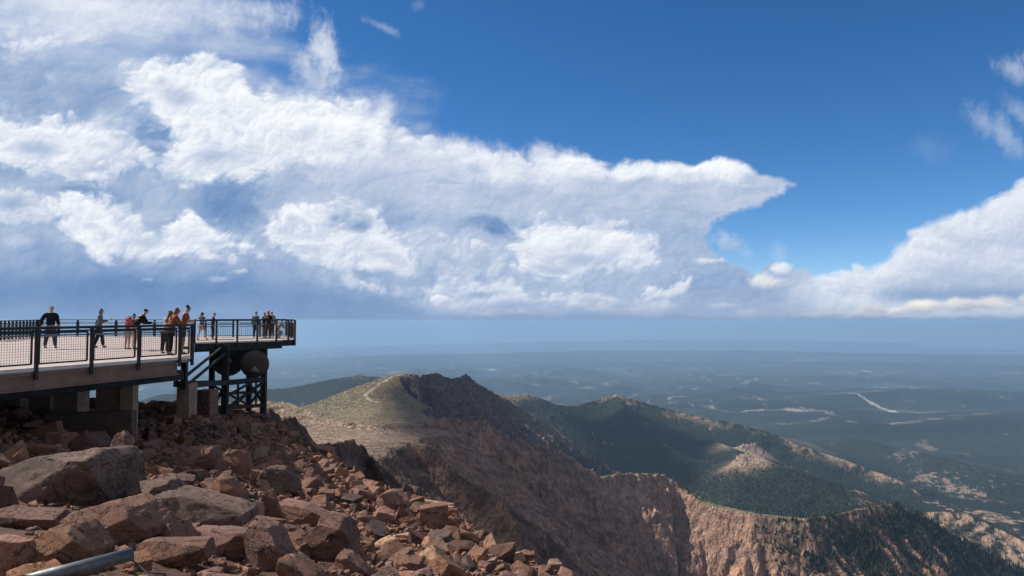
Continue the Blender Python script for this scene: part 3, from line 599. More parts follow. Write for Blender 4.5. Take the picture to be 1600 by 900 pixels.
# ---------------------------------------------------------------- the air
mz=bpy.data.materials.new('air'); mz.use_nodes=True; nt=mz.node_tree; nt.nodes.clear()
o_=nt.nodes.new('ShaderNodeOutputMaterial'); pv=nt.nodes.new('ShaderNodeVolumePrincipled'); nt.links.new(pv.outputs[0],o_.inputs['Volume'])
pv.inputs['Color'].default_value=(.44,.68,.98,1); pv.inputs['Density'].default_value=3.6e-5; pv.inputs['Anisotropy'].default_value=.15
HB=MB().box((-98000,-98000,-4300),(98000,98000,9)).build('haze',mz); tag(HB,'pale blue haze lying over the plain and between the mountains','haze',kind='stuff')
# ---------------------------------------------------------------- the summit slope in front
CTRL=[(100,900,7.6),(300,900,8.2),(500,900,10),(650,900,12.5),(780,905,15),(20,770,13),(110,800,12.4),(300,790,14.5),(470,830,15),(240,735,20),(30,680,21),(120,690,24),(200,692,25.5),(300,660,31),(380,653,39),(400,690,32),(500,745,28),(420,745,23),(600,800,22),(700,850,19),
      (330,652,36),(100,640,33),(20,640,34)]
EDGE=[(120,634,70),(300,644,54),(420,653,45),(455,676,42),(500,706,38),(540,738,34.5),(590,764,30),(650,786,27),(700,806,24.5),(740,828,22.5),(770,858,20.5),(820,876,18.6),(880,902,16.5),(960,960,13),(1150,1080,9)]
CW=[W(*c) for c in CTRL]; EW=[W(*c) for c in EDGE]
EX=[(-120,110)]+[(p.x,p.y) for p in EW]+[(8,2),(12,-60)]
CP=np.array([[p.x,p.y,p.z] for p in CW+EW]+[[-2,2,-2.1],[0,-6,-1.8],[-10,-8,-1.8],[-12,2,-2.1],[6,0,-2.4],[-40,20,-3.2],[-40,50,-4.2],[-60,-20,-2.5],[3,6,-3.6],[10,-40,-2.5],[-120,60,-5]])
def _rbf():
    n=len(CP); d=np.hypot(CP[:,None,0]-CP[None,:,0],CP[:,None,1]-CP[None,:,1])
    A=np.zeros((n+3,n+3)); A[:n,:n]=d+np.eye(n)*.05*0; A[:n,n]=1; A[:n,n+1:]=CP[:,:2]; A[n,:n]=1; A[n+1:,:n]=CP[:,:2].T
    return np.linalg.solve(A,np.concatenate([CP[:,2],[0,0,0]]))
RB=_rbf(); 
def ground_z(x,y,rough=True):
    x=np.atleast_1d(np.asarray(x,float)); y=np.atleast_1d(np.asarray(y,float))
    n=len(CP)
    def ev(x,y):
        z=RB[n]+RB[n+1]*x+RB[n+2]*y
        for i in range(n): z=z+RB[i]*np.hypot(x-CP[i,0],y-CP[i,1])
        return z
    z=ev(x,y)
    # beyond the rim the slope breaks away
    best=np.full(x.shape,1e12); out=np.zeros(x.shape,bool); qx=np.zeros(x.shape); qy=np.zeros(x.shape)
    for (ax,ay),(bx,by) in zip(EX[:-1],EX[1:]):
        ex,ey=bx-ax,by-ay; t=np.clip(((x-ax)*ex+(y-ay)*ey)/(ex*ex+ey*ey),0,1)
        cx,cy=ax+t*ex,ay+t*ey; d2=(x-cx)**2+(y-cy)**2; m=d2<best
        best=np.where(m,d2,best); out=np.where(m,(ex*(y-ay)-ey*(x-ax))>0,out); qx=np.where(m,cx,qx); qy=np.where(m,cy,qy)
    d=np.sqrt(best); zr=ev(qx,qy)
    z=np.where(out,zr-1.05*d-.2*np.minimum(d,1),z)
    if rough: z=z+.22*fbm(x/2.3,y/2.3,4,101)*np.clip((y-3)/6,0,1)+.25*np.where(out,fbm(x/9,y/9,5,103,.6,2)*np.clip(d,0,12),0)
    return z
def gz(x,y): return float(ground_z(x,y)[0])
def hit(px,py,y0=4.,y1=75.):
    Ys=np.arange(y0,y1,.05); a=W(px,py,1.0); 
    g=ground_z(a.x*Ys,Ys,False); z=a.z*Ys
    k=np.nonzero(z<=g)[0]
    return float(Ys[k[0]]) if len(k) else None
def rock_material(name,base,alt,lich):
    m,nt,p=new_mat(name); tc=coords(nt); oi=nt.nodes.new('ShaderNodeObjectInfo'); geo=nt.nodes.new('ShaderNodeNewGeometry')
    ad=nt.nodes.new('ShaderNodeVectorMath'); ad.operation='ADD'; nt.links.new(geo.outputs['Position'],ad.inputs[0]); nt.links.new(oi.outputs['Random'],ad.inputs[1])
    v=ad.outputs[0]
    big=noise(nt,.9,4,.55,v); mid=noise(nt,5,6,.65,v,.4); fine=noise(nt,48,5,.7,v); grain=noise(nt,170,2,.6,v)
    rnd=mix(nt,geo.outputs['Random Per Island'],(0,0,0),(1,1,1))
    c=mix(nt,ramp(nt,big,.35,.65),base,alt)
    c=mix(nt,ramp(nt,mid,.5,.72,0,.75),c,lich)
    c=mix(nt,1.0,c,mix(nt,ramp(nt,fine,.3,.7),(.72,.70,.70),(1.25,1.24,1.22)),'MULTIPLY')
    c=mix(nt,1.0,c,mix(nt,ramp(nt,grain,.35,.65),(.8,.8,.8),(1.18,1.16,1.14)),'MULTIPLY')
    c=mix(nt,1.0,c,mix(nt,rnd,(.72,.74,.80),(1.3,1.2,1.1)),'MULTIPLY')
    c=mix(nt,1.0,c,mix(nt,oi.outputs['Random'],(.8,.8,.84),(1.2,1.16,1.1)),'MULTIPLY')
    cr=noise(nt,1.7,5,.6,v,.6); ab=nt.nodes.new('ShaderNodeMath'); ab.operation='SUBTRACT'; nt.links.new(cr,ab.inputs[0]); ab.inputs[1].default_value=.5
    ab2=nt.nodes.new('ShaderNodeMath'); ab2.operation='ABSOLUTE'; nt.links.new(ab.outputs[0],ab2.inputs[0]); crack=ramp(nt,ab2.outputs[0],.0,.011)
    c=mix(nt,1.0,c,mix(nt,crack,(.42,.40,.38),(1,1,1)),'MULTIPLY')
    fr=noise(nt,2.6,6,.7,v,.2); c=mix(nt,ramp(nt,fr,.62,.70,0,.55),c,(.42,.29,.22))
    sp=noise(nt,23,3,.6,v); c=mix(nt,ramp(nt,sp,.60,.66,0,.6),c,(.055,.048,.045))
    nt.links.new(c,p.inputs['Base Color']); p.inputs['Roughness'].default_value=.88; p.inputs['Specular IOR Level'].default_value=.25
    b1=bump(nt,p,mid,.55,.05); b2=nt.nodes.new('ShaderNodeBump'); b2.inputs['Strength'].default_value=.6; b2.inputs['Distance'].default_value=.012
    nt.links.new(fine,b2.inputs['Height']); nt.links.new(b1.outputs[0],b2.inputs['Normal']); b0=nt.nodes.new('ShaderNodeBump'); b0.inputs['Strength'].default_value=.8; b0.inputs['Distance'].default_value=.03; nt.links.new(crack,b0.inputs['Height']); nt.links.new(b0.outputs[0],b1.inputs['Normal']); nt.links.new(b2.outputs[0],p.inputs['Normal'])
    return m
RM={'brown':rock_material('reddish_brown_granite',(0.160,0.093,0.072),(0.216,0.130,0.102),(0.092,0.064,0.056)),
    'pink':rock_material('pink_granite',(0.272,0.161,0.132),(0.216,0.130,0.108),(0.144,0.098,0.088)),
    'grey':rock_material('lichen_grey_granite',(0.120,0.090,0.080),(0.184,0.126,0.108),(0.068,0.057,0.053)),
    'ochre':rock_material('ochre_granite',(0.248,0.137,0.084),(0.200,0.114,0.080),(0.120,0.079,0.062)),
    'cream':rock_material('cream_sunlit_granite',(0.400,0.283,0.200),(0.320,0.221,0.160),(0.240,0.157,0.120)),  # pale tone also stands in for sunlight on the cap and rim stones
    'grit':rock_material('scree_grit',(0.084,0.052,0.042),(0.116,0.072,0.058),(0.056,0.039,0.034))}
_ico={}
def ico(l):
    if l not in _ico:
        bm=bmesh.new(); bmesh.ops.create_icosphere(bm,subdivisions=l,radius=1)
        v=np.array([q.co[:] for q in bm.verts]); f=np.array([[w.index for w in q.verts] for q in bm.faces]); bm.free(); _ico[l]=(v,f)
    return _ico[l]
def rock_pts(seed,level,size,box=.5,nplanes=9,rough=.042,outline=None):
    """an angular block: a cube cut by random joint planes, its faces broken up by ledges and chips; size = full extents"""
    rs=np.random.RandomState(seed); bm=bmesh.new()
    if outline is None: bmesh.ops.create_cube(bm,size=2.0)
    else:
        a=[bm.verts.new((x,-.9,z)) for x,z in outline]; b=[bm.verts.new((x*.92,.9,z*.92)) for x,z in outline]; n=len(a)
        bm.faces.new(a); bm.faces.new(b[::-1])
        for k in range(n): bm.faces.new((a[k],b[k],b[(k+1)%n],a[(k+1)%n]))
        bmesh.ops.recalc_face_normals(bm,faces=bm.faces[:])
    cuts=[]
    if outline is not None:
        for v,d in [((rs.uniform(-.5,.5),-1,rs.uniform(.25,.7)),rs.uniform(.75,.9)),((rs.uniform(-.9,-.4),-1,rs.uniform(-.3,.2)),.88),((rs.uniform(.4,.9),-1,rs.uniform(-.5,.1)),.88),((rs.uniform(-.2,.2),-.3,1),.96)]:
            v=np.array(v); v/=np.linalg.norm(v); cuts.append((v,d))
        nplanes=3
    else:
      for v in [(1,0,0),(-1,0,0),(0,1,0),(0,-1,0),(0,0,1),(0,0,-1)]:
          v=np.array(v,float)+rs.normal(0,.26,3)*(1.15-box); cuts.append((v/np.linalg.norm(v),rs.uniform(.62,.85)))
    for _ in range(nplanes):
        v=rs.normal(0,1,3); v/=np.linalg.norm(v); cuts.append((v,rs.uniform(.70,1.12) if outline is None else rs.uniform(.9,1.15)))
    for v,d in cuts:
        g=bmesh.ops.bisect_plane(bm,geom=bm.verts[:]+bm.edges[:]+bm.faces[:],plane_co=v*d,plane_no=v,clear_outer=True)
        ed=[e for e in g['geom_cut'] if isinstance(e,bmesh.types.BMEdge)]
        if ed: bmesh.ops.edgenet_fill(bm,edges=ed)
    bmesh.ops.remove_doubles(bm,verts=bm.verts[:],dist=.02)
    bmesh.ops.dissolve_limit(bm,angle_limit=R(3),verts=bm.verts[:],edges=bm.edges[:])
    if level>=3: bmesh.ops.bevel(bm,geom=bm.edges[:],offset=.022,segments=1,affect='EDGES',profile=.5)
    bmesh.ops.triangulate(bm,faces=bm.faces[:])
    if level>=3:
        L={3:.34,4:.16,5:.075}[level]
        for _ in range(7):
            le=[e for e in bm.edges if e.calc_length()>L]
            if not le: break
            bmesh.ops.subdivide_edges(bm,edges=le,cuts=1,use_grid_fill=False); bmesh.ops.triangulate(bm,faces=[f for f in bm.faces if len(f.verts)>3])
    bm.verts.index_update(); bmesh.ops.recalc_face_normals(bm,faces=bm.faces[:]); bm.normal_update()
    p=np.array([q.co[:] for q in bm.verts]); nn=np.array([q.normal[:] for q in bm.verts]); f=np.array([[w.index for w in q.verts] for q in bm.faces]); bm.free()
    ext=(p.max(0)-p.min(0)); p=(p-(p.max(0)+p.min(0))/2)/ext
    if level>=3:
        q=p*np.array(size)/max(size)
        n=fbm(q[:,0]*2.3+q[:,2]*2.1+seed,q[:,1]*2.4-q[:,2]*1.7,6,seed%50,.6)
        a=fbm(q[:,2]*3.4+q[:,0]*.8+seed,q[:,0]*1.2+q[:,1]*1.1,4,seed%37,.5)*4; n2=(np.floor(a)+sstep(.82,1.,a-np.floor(a)))/4
        p=p+nn*(rough*n+rough*1.3*n2)[:,None]
    return p*np.array(size),f
def make_rock(name,seed,level,size,mat,**k):
    v,f=rock_pts(seed,level,size,**k); o=mesh_np(name,v,f,mat); return o
# the ground under the blocks
def build_ground():
    az=np.radians(np.concatenate([np.arange(-180,-44,3.),np.arange(-44,18,.35),np.arange(18,180,3.)])); r=[.6]
    while r[-1]<150: r.append(r[-1]*1.014+.012)
    r=np.array(r); Rr,A=np.meshgrid(r,az,indexing='ij'); X=Rr*np.sin(A); Y=Rr*np.cos(A)
    z=ground_z(X.ravel(),Y.ravel()).reshape(X.shape)
    z=z+.10*fbm(X/.7,Y/.7,4,111,.6)*(Rr>4)
    ny,nx=X.shape; i=np.arange(ny*nx).reshape(ny,nx); i=np.concatenate([i,i[:,:1]],1)
    q=np.stack([i[:-1,:-1],i[:-1,1:],i[1:,1:],i[1:,:-1]],-1).reshape(-1,4)[:,::-1]
    o=mesh_np('summit_ground',np.stack([X,Y,z],-1).reshape(-1,3),q,RM['grit'],smooth=True); tag(o,kind='structure')
build_ground()
# blocks that can be told apart: centre and size as seen, tilt, shape, stone, label
BL=[
(107,752,176,98,1.0,.55,-6,11,'grey','largest boulder, big grey wedge with a dark overhang below, left of the slope'),
(133,697,54,44,.9,.8,8,12,'brown','rounded reddish boulder just behind the largest boulder, below the dark retaining wall'),
(96,693,38,32,.9,.8,0,13,'brown','small pointed boulder left of the rounded one, below the retaining wall'),
(64,703,66,17,.9,.5,3,14,'ochre','flat tan slab lying above the left shoulder of the largest boulder'),
(64,678,58,20,.9,.4,-24,15,'brown','thin slab leaning up towards the retaining wall at far left'),
(27,651,30,24,1,.8,-20,16,'pink','pinkish boulder under the walkway at the far left edge'),
(187,722,26,72,.8,.6,6,17,'pink','narrow upright slab against the right end of the largest boulder'),
(240,737,72,22,.9,.5,2,18,'ochre','flat ochre slab right of the upright slab'),
(236,779,70,62,.9,.7,-12,19,'grey','square-shouldered grey block right of the largest boulder'),
(172,818,134,72,.9,.6,-14,20,'brown','broad dark brown slab directly below the largest boulder'),
(52,818,105,40,.9,.6,2,21,'brown','low brown slab under the overhang at far left'),
(98,866,122,80,.9,.8,0,22,'ochre','pointed tan boulder beside the grey metal pipe'),
(16,874,52,70,.9,.8,4,23,'pink','pink boulder with pale scratches in the bottom left corner'),
(6,792,30,62,.9,.8,0,24,'brown','brown boulder cut by the left edge below the white pipe end'),
(312,808,158,64,.9,.6,10,25,'grey','wide grey slab sloping down to the right in the middle of the slope'),
(302,722,66,48,.9,.8,3,26,'pink','square pink block with a pale scratched face'),
(376,733,42,66,.8,.5,-28,27,'brown','brown wedge standing on end left of the cream block'),
(404,716,22,30,1,.8,16,28,'cream','bright cream angular block, the palest on the slope'),
(441,752,66,52,.9,.8,8,29,'grey','blue-grey boulder with a dark hollow below its right side'),
(362,775,64,44,.9,.6,28,30,'ochre','orange-brown slab tilted down to the right above the wide grey slab'),
(306,744,30,19,.9,.8,0,31,'grey','small grey block just under the square pink block'),
(408,752,26,34,.9,.8,0,32,'brown','dark block under the bright cream block'),
(275,868,108,42,.9,.6,-2,33,'brown','long low block with a brown front, right of the pipe end'),
(345,848,100,52,.9,.7,4,34,'pink','wide pink block with a reddish end, behind the long low block'),
(262,800,46,24,.9,.8,-18,35,'pink','small triangular pink rock against the wide grey slab'),
(284,829,54,20,1,.9,0,36,'brown','low rounded rock with a pebble on top, above the long block'),
(284,821,7,6,1,.9,0,37,'brown','pebble balanced on the low rounded rock'),
(432,862,64,86,.9,.6,32,38,'pink','tilted slab with a scratched cream upper end, bottom centre'),
(402,850,22,50,.8,.8,0,39,'brown','narrow block wedged left of the tilted slab'),
(474,808,80,44,.9,.6,14,40,'pink','pale pink slab lying on top of the big brown boulder'),
(512,850,80,66,.9,.8,4,41,'brown','big smooth brown boulder right of the tilted slab'),
(424,795,24,54,.7,.5,-16,42,'brown','dark upright fin above the pale pink slab'),
(408,822,64,26,.9,.7,2,43,'brown','flat block with a straight pale top edge under the dark fin'),
(545,884,60,42,.9,.7,12,44,'ochre','tan boulder with a sharp left corner at the bottom edge'),
(612,782,48,30,.9,.8,-10,45,'pink','pointed pink boulder on the skyline of the slope'),
(602,807,32,24,.9,.7,10,46,'pink','rounded pink block under the pointed skyline boulder'),
(629,807,26,22,.9,.7,28,47,'pink','tilted block right of the rounded pink block'),
(656,822,64,12,.7,.5,42,48,'grey','long thin slab running steeply down under the capped column'),
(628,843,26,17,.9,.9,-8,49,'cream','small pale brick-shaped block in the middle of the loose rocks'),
(650,843,30,22,.9,.8,20,50,'brown','brown block next to the pale brick-shaped block'),
(638,886,42,30,.9,.8,14,51,'brown','brown block near the bottom edge below the brick-shaped block'),
(678,812,46,44,.9,.9,0,52,'brown','dark rock column under the sunlit cap stones'),
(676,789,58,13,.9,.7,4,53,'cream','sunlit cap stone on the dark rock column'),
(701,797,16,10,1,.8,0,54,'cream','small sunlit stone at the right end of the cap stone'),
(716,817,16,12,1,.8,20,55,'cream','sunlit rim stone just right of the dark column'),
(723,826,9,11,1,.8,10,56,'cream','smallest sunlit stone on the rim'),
(796,854,17,10,1,.8,-4,57,'ochre','orange stone perched on the rim of the slope'),
(823,870,22,14,1,.7,8,58,'ochre','two-cornered orange block on the lower rim'),
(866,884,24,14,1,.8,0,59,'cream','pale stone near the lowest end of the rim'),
(508,706,36,16,1,.7,6,60,'pink','small flat pink stone among the upper rim rocks'),
]
SHORT={11:'largest grey boulder',12:'rounded boulder below the dark wall',14:'flat tan slab',16:'pinkish boulder under the walkway',17:'narrow upright slab',18:'flat ochre slab',19:'square-shouldered grey block',20:'broad dark brown slab',22:'pointed tan boulder',
23:'pink boulder in the bottom left corner',25:'wide grey slab',26:'square pink block',27:'brown standing wedge',28:'bright cream block',29:'blue-grey boulder',30:'orange-brown tilted slab',33:'long low block',34:'wide pink block',35:'small triangular pink rock',38:'tilted slab with cream end',40:'pale pink slab',
41:'big smooth brown boulder',42:'dark upright fin',44:'sharp tan boulder at the bottom edge',45:'pointed skyline boulder',48:'long thin steep slab',49:'pale brick-shaped block',52:'dark column with sunlit cap',55:'sunlit rim stone',57:'orange stone on the rim',58:'two-cornered orange block',60:'flat pink stone near the upper rim'}
random.seed(4)
OUT={11:[(20,775),(28,742),(85,714),(152,704),(166,705),(181,717),(193,775),(150,796),(60,801)],
12:[(110,718),(118,690),(138,677),(155,684),(163,695),(162,718)],25:[(240,845),(248,790),(266,768),(300,774),(365,793),(385,801),(384,815),(350,835)],
20:[(105,855),(140,800),(190,782),(215,792),(243,822),(240,835),(190,865),(130,870)],22:[(38,880),(50,845),(85,830),(105,821),(118,826),(155,858),(150,895),(60,905)],
26:[(275,735),(288,704),(298,700),(332,700),(339,735),(300,739)],27:[(352,712),(358,706),(384,709),(402,750),(395,756),(375,742)],28:[(393,725),(395,708),(402,702),(412,703),(415,720),(400,729)],
29:[(408,748),(424,730),(446,731),(464,750),(465,765),(440,778),(412,770)],30:[(335,755),(345,745),(360,750),(382,773),(385,785),(365,788),(345,777)],
33:[(218,880),(222,848),(235,845),(320,847),(326,872),(305,884),(240,888)],34:[(298,852),(305,828),(350,830),(386,835),(393,845),(388,868),(345,873),(318,866)],
38:[(386,832),(400,818),(425,826),(442,848),(463,880),(462,902),(430,898),(398,865)],40:[(434,802),(440,786),(480,791),(516,808),(512,820),(495,828),(450,820)],
41:[(463,882),(480,838),(520,812),(535,814),(549,835),(553,880)],19:[(203,790),(208,765),(215,755),(262,753),(269,765),(250,808),(225,808)],
17:[(174,700),(180,684),(190,676),(198,685),(203,735),(194,762),(182,750)],45:[(588,792),(594,778),(610,767),(619,769),(637,782),(635,796),(612,801)],44:[(522,902),(528,875),(532,865),(546,868),(574,890),(580,908)]}
def place_block(px,py,w,h,dep,box,tilt,seed,mt,label,name='boulder'):
    ol=None
    if seed in OUT:
        a=np.array(OUT[seed],float); lo,hi=a.min(0),a.max(0); cc=(lo+hi)/2; ol=[((x-cc[0])/(hi[0]-lo[0])*2,-(y_-cc[1])/(hi[1]-lo[1])*2) for x,y_ in a]
        px,py=cc; w,h=hi-lo; tilt=0
    Y=hit(px,min(py+h*.36,899+h*.2)) or hit(px-14,py+h*.45) or 22
    s=Y/F; sw,sh=w*s*1.08,h*s*1.12; sd_=max(.5*sw,min(sw,sh*1.6))*dep
    c=W(px,py,Y+.30*sd_)
    lev=5 if w*h>2200 else (4 if w*h>500 else 3)
    o=make_rock(name,seed,lev,(sw,sd_,sh),RM[mt],box=box,outline=ol)
    o.location=c; o.rotation_euler=(R(random.uniform(-14,6)),R(tilt),R(random.uniform(-16,16))) if ol is None else (R(-6),0,R(random.uniform(-7,7)))
    tag(o,label,'boulder' if w*s>.45 else 'rock','boulders on the summit slope'); return o
for b in BL:
    place_block(b[0],b[1],b[2],b[3],b[4],b[5],b[6],b[7],b[8],b[9],'boulder' if b[2]>24 else 'rock')
# loose blocks: scattered on the slope, the 240 that show largest as rocks of their own, the rest as one scree
def scatter():
    rs=np.random.RandomState(9)
    n=60000
    x=rs.uniform(-26,9,n); y=rs.uniform(5.5,62,n)
    z=ground_z(x,y,True)
    u=x/y*F+800; pyy=EYE-z/y*F
    ok=(u>-60)&(u<960)&(pyy<960)&(pyy>600)
    x,y,z,u,pyy=[a[ok] for a in (x,y,z,u,pyy)]
    # size by a power law, finer towards the rim
    s=.095*(1-rs.rand(len(x)))**(-.50); s=np.clip(s,.095,.70)
    # keep clear of the named blocks
    keep=np.ones(len(x),bool)
    for b in BL:
        if b[2]*b[3]<500: continue
        m=(np.abs(u-b[0])<b[2]*.46)&(np.abs(pyy-(b[1]+b[3]*.25))<b[3]*.42)&(s*F/y>14)
        keep&=~m
    x,y,z,u,pyy,s=[a[keep] for a in (x,y,z,u,pyy,s)]
    app=s/y*((u>0)&(u<900)&(pyy<900)&(pyy>610))
    # thin out big ones that would bury each other
    order=np.argsort(-s); taken=[]; cell={}
    sel=np.zeros(len(x),bool)
    for i in order:
        cx,cy=int(x[i]//1),int(y[i]//1); bad=False
        if s[i]>.22:
            for a in (-1,0,1):
                for b in (-1,0,1):
                    for j in cell.get((cx+a,cy+b),()):
                        if (x[i]-x[j])**2+(y[i]-y[j])**2<(.36*(s[i]+s[j]))**2: bad=True;break
                    if bad:break
                if bad:break
            if not bad: cell.setdefault((cx,cy),[]).append(i)
        if not bad: sel[i]=True
    x,y,z,u,pyy,s,app=[a[sel] for a in (x,y,z,u,pyy,s,app)]
    order=np.argsort(-app); 
    mats=['brown','brown','pink','ochre','brown','grey','pink']
    protos=[]
    for k in range(14):
        sz=(1,rs.uniform(.6,.95),rs.uniform(.35,.75)); v,f=rock_pts(200+k,4,sz,box=rs.uniform(.4,.9)); protos.append((v,f))
    meshes={}
    def rot():
        return (rs.normal(0,.28),rs.normal(.18,.28),rs.uniform(0,6.28))
    NB={}; todo=[]
    for c,i in enumerate(order[:240]):
        k=rs.randint(14); mt=mats[rs.randint(len(mats))]
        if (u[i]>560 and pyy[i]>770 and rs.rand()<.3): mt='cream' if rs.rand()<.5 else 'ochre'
        key=(k,mt)
        if key not in meshes:
            o=mesh_np('rock',protos[k][0],protos[k][1],RM[mt]); meshes[key]=o.data
        else:
            o=bpy.data.objects.new('rock',meshes[key]); link(o)
        o.location=(x[i],y[i],z[i]+s[i]*.16); o.rotation_euler=rot(); o.scale=(s[i],)*3
        g={'brown':'reddish brown','pink':'pink','ochre':'ochre','grey':'grey','cream':'pale'}[mt]
        ds=[(math.hypot(u[i]-b[0],pyy[i]-b[1]),b) for b in BL if b[7] in SHORT]; dd,nb=min(ds,key=lambda q:q[0])
        an=math.degrees(math.atan2(nb[1]-pyy[i],u[i]-nb[0])); dr=['right of','up and right of','above','up and left of','left of','down and left of','below','down and right of'][int(round(an/45))%8]
        todo.append((o,g,dr,SHORT[nb[7]],dd))
    for t in sorted(todo,key=lambda q:q[4]):
        k=(t[1],t[2],t[3]); n_=NB.get(k,0); NB[k]=n_+1; many=sum(1 for q in todo if (q[1],q[2],q[3])==k)>1
        tag(t[0],(('nearest ','second nearest ','third nearest ','fourth nearest ','fifth nearest ','sixth nearest ','seventh nearest ','eighth nearest ','ninth nearest ','tenth nearest ','eleventh nearest ','twelfth nearest ')[min(n_,11)] if many else '')+'%s rock %s the %s'%k,'rock','loose rocks on the summit slope')
    rest=order[240:]
    V=[];Fs=[];b=0; mi=[]
    lo=[rock_pts(300+k,2,(1,rs.uniform(.6,.95),rs.uniform(.4,.8)),box=rs.uniform(.4,.9)) for k in range(16)]
    hi=[rock_pts(330+k,3,(1,rs.uniform(.6,.95),rs.uniform(.4,.8)),box=rs.uniform(.4,.9)) for k in range(10)]
    from mathutils import Euler
    groups={m:[[],[],0] for m in ('brown','pink','ochre','grey')}
    nm=list(groups); V=[];Fs=[];MI=[];b=0
    for i in rest:
        big=s[i]*F/y[i]>9
        v,f=(hi[rs.randint(10)] if big else lo[rs.randint(16)])
        Rm=np.array(Euler(rot()).to_matrix())
        vv=(v*s[i])@Rm.T+np.array([x[i],y[i],z[i]+s[i]*.14])
        V.append(vv); Fs.append(f+b); b+=len(v); MI.append(np.full(len(f),rs.choice([0,0,1,2,3,1])))
    o=mesh_np('scree',np.concatenate(V),np.concatenate(Fs),RM['brown'])
    for m in nm[1:]: o.data.materials.append(RM[m])
    o.data.polygons.foreach_set('material_index',np.concatenate(MI).astype(np.int32)); o.data.update()
    tag(o,'small reddish brown stones and chips filling the gaps between the boulders','scree',kind='stuff')
    print('rocks',len(x),'rest',len(rest))
scatter()
# pipes and the cable
mb=MB(); a=W(30,912,6.6); b=W(206,866,7.3); mb.tube([a,a.lerp(b,.5),b],.066,20)
p=tag(mb.build('metal_pipe',M['pipe'],smooth=False),'thick grey metal pipe slanting up from the bottom left corner over the rocks','pipe')
for q in p.data.polygons: q.use_smooth=len(q.vertices)==4
mb=MB(); mb.tube([W(205,874,7.3),W(218,884,7.2),W(240,905,7.0)],.008,6); tag(mb.build('cable',M['cable']),'thin dark cable running down from the end of the grey pipe','cable')
mb=MB(); mb.tube([W(-20,764,12.0),W(21,768,12.1)],.035,12); tag(mb.build('plastic_pipe',M['whitepipe']),'short white pipe end at the left edge beside the largest boulder','pipe')
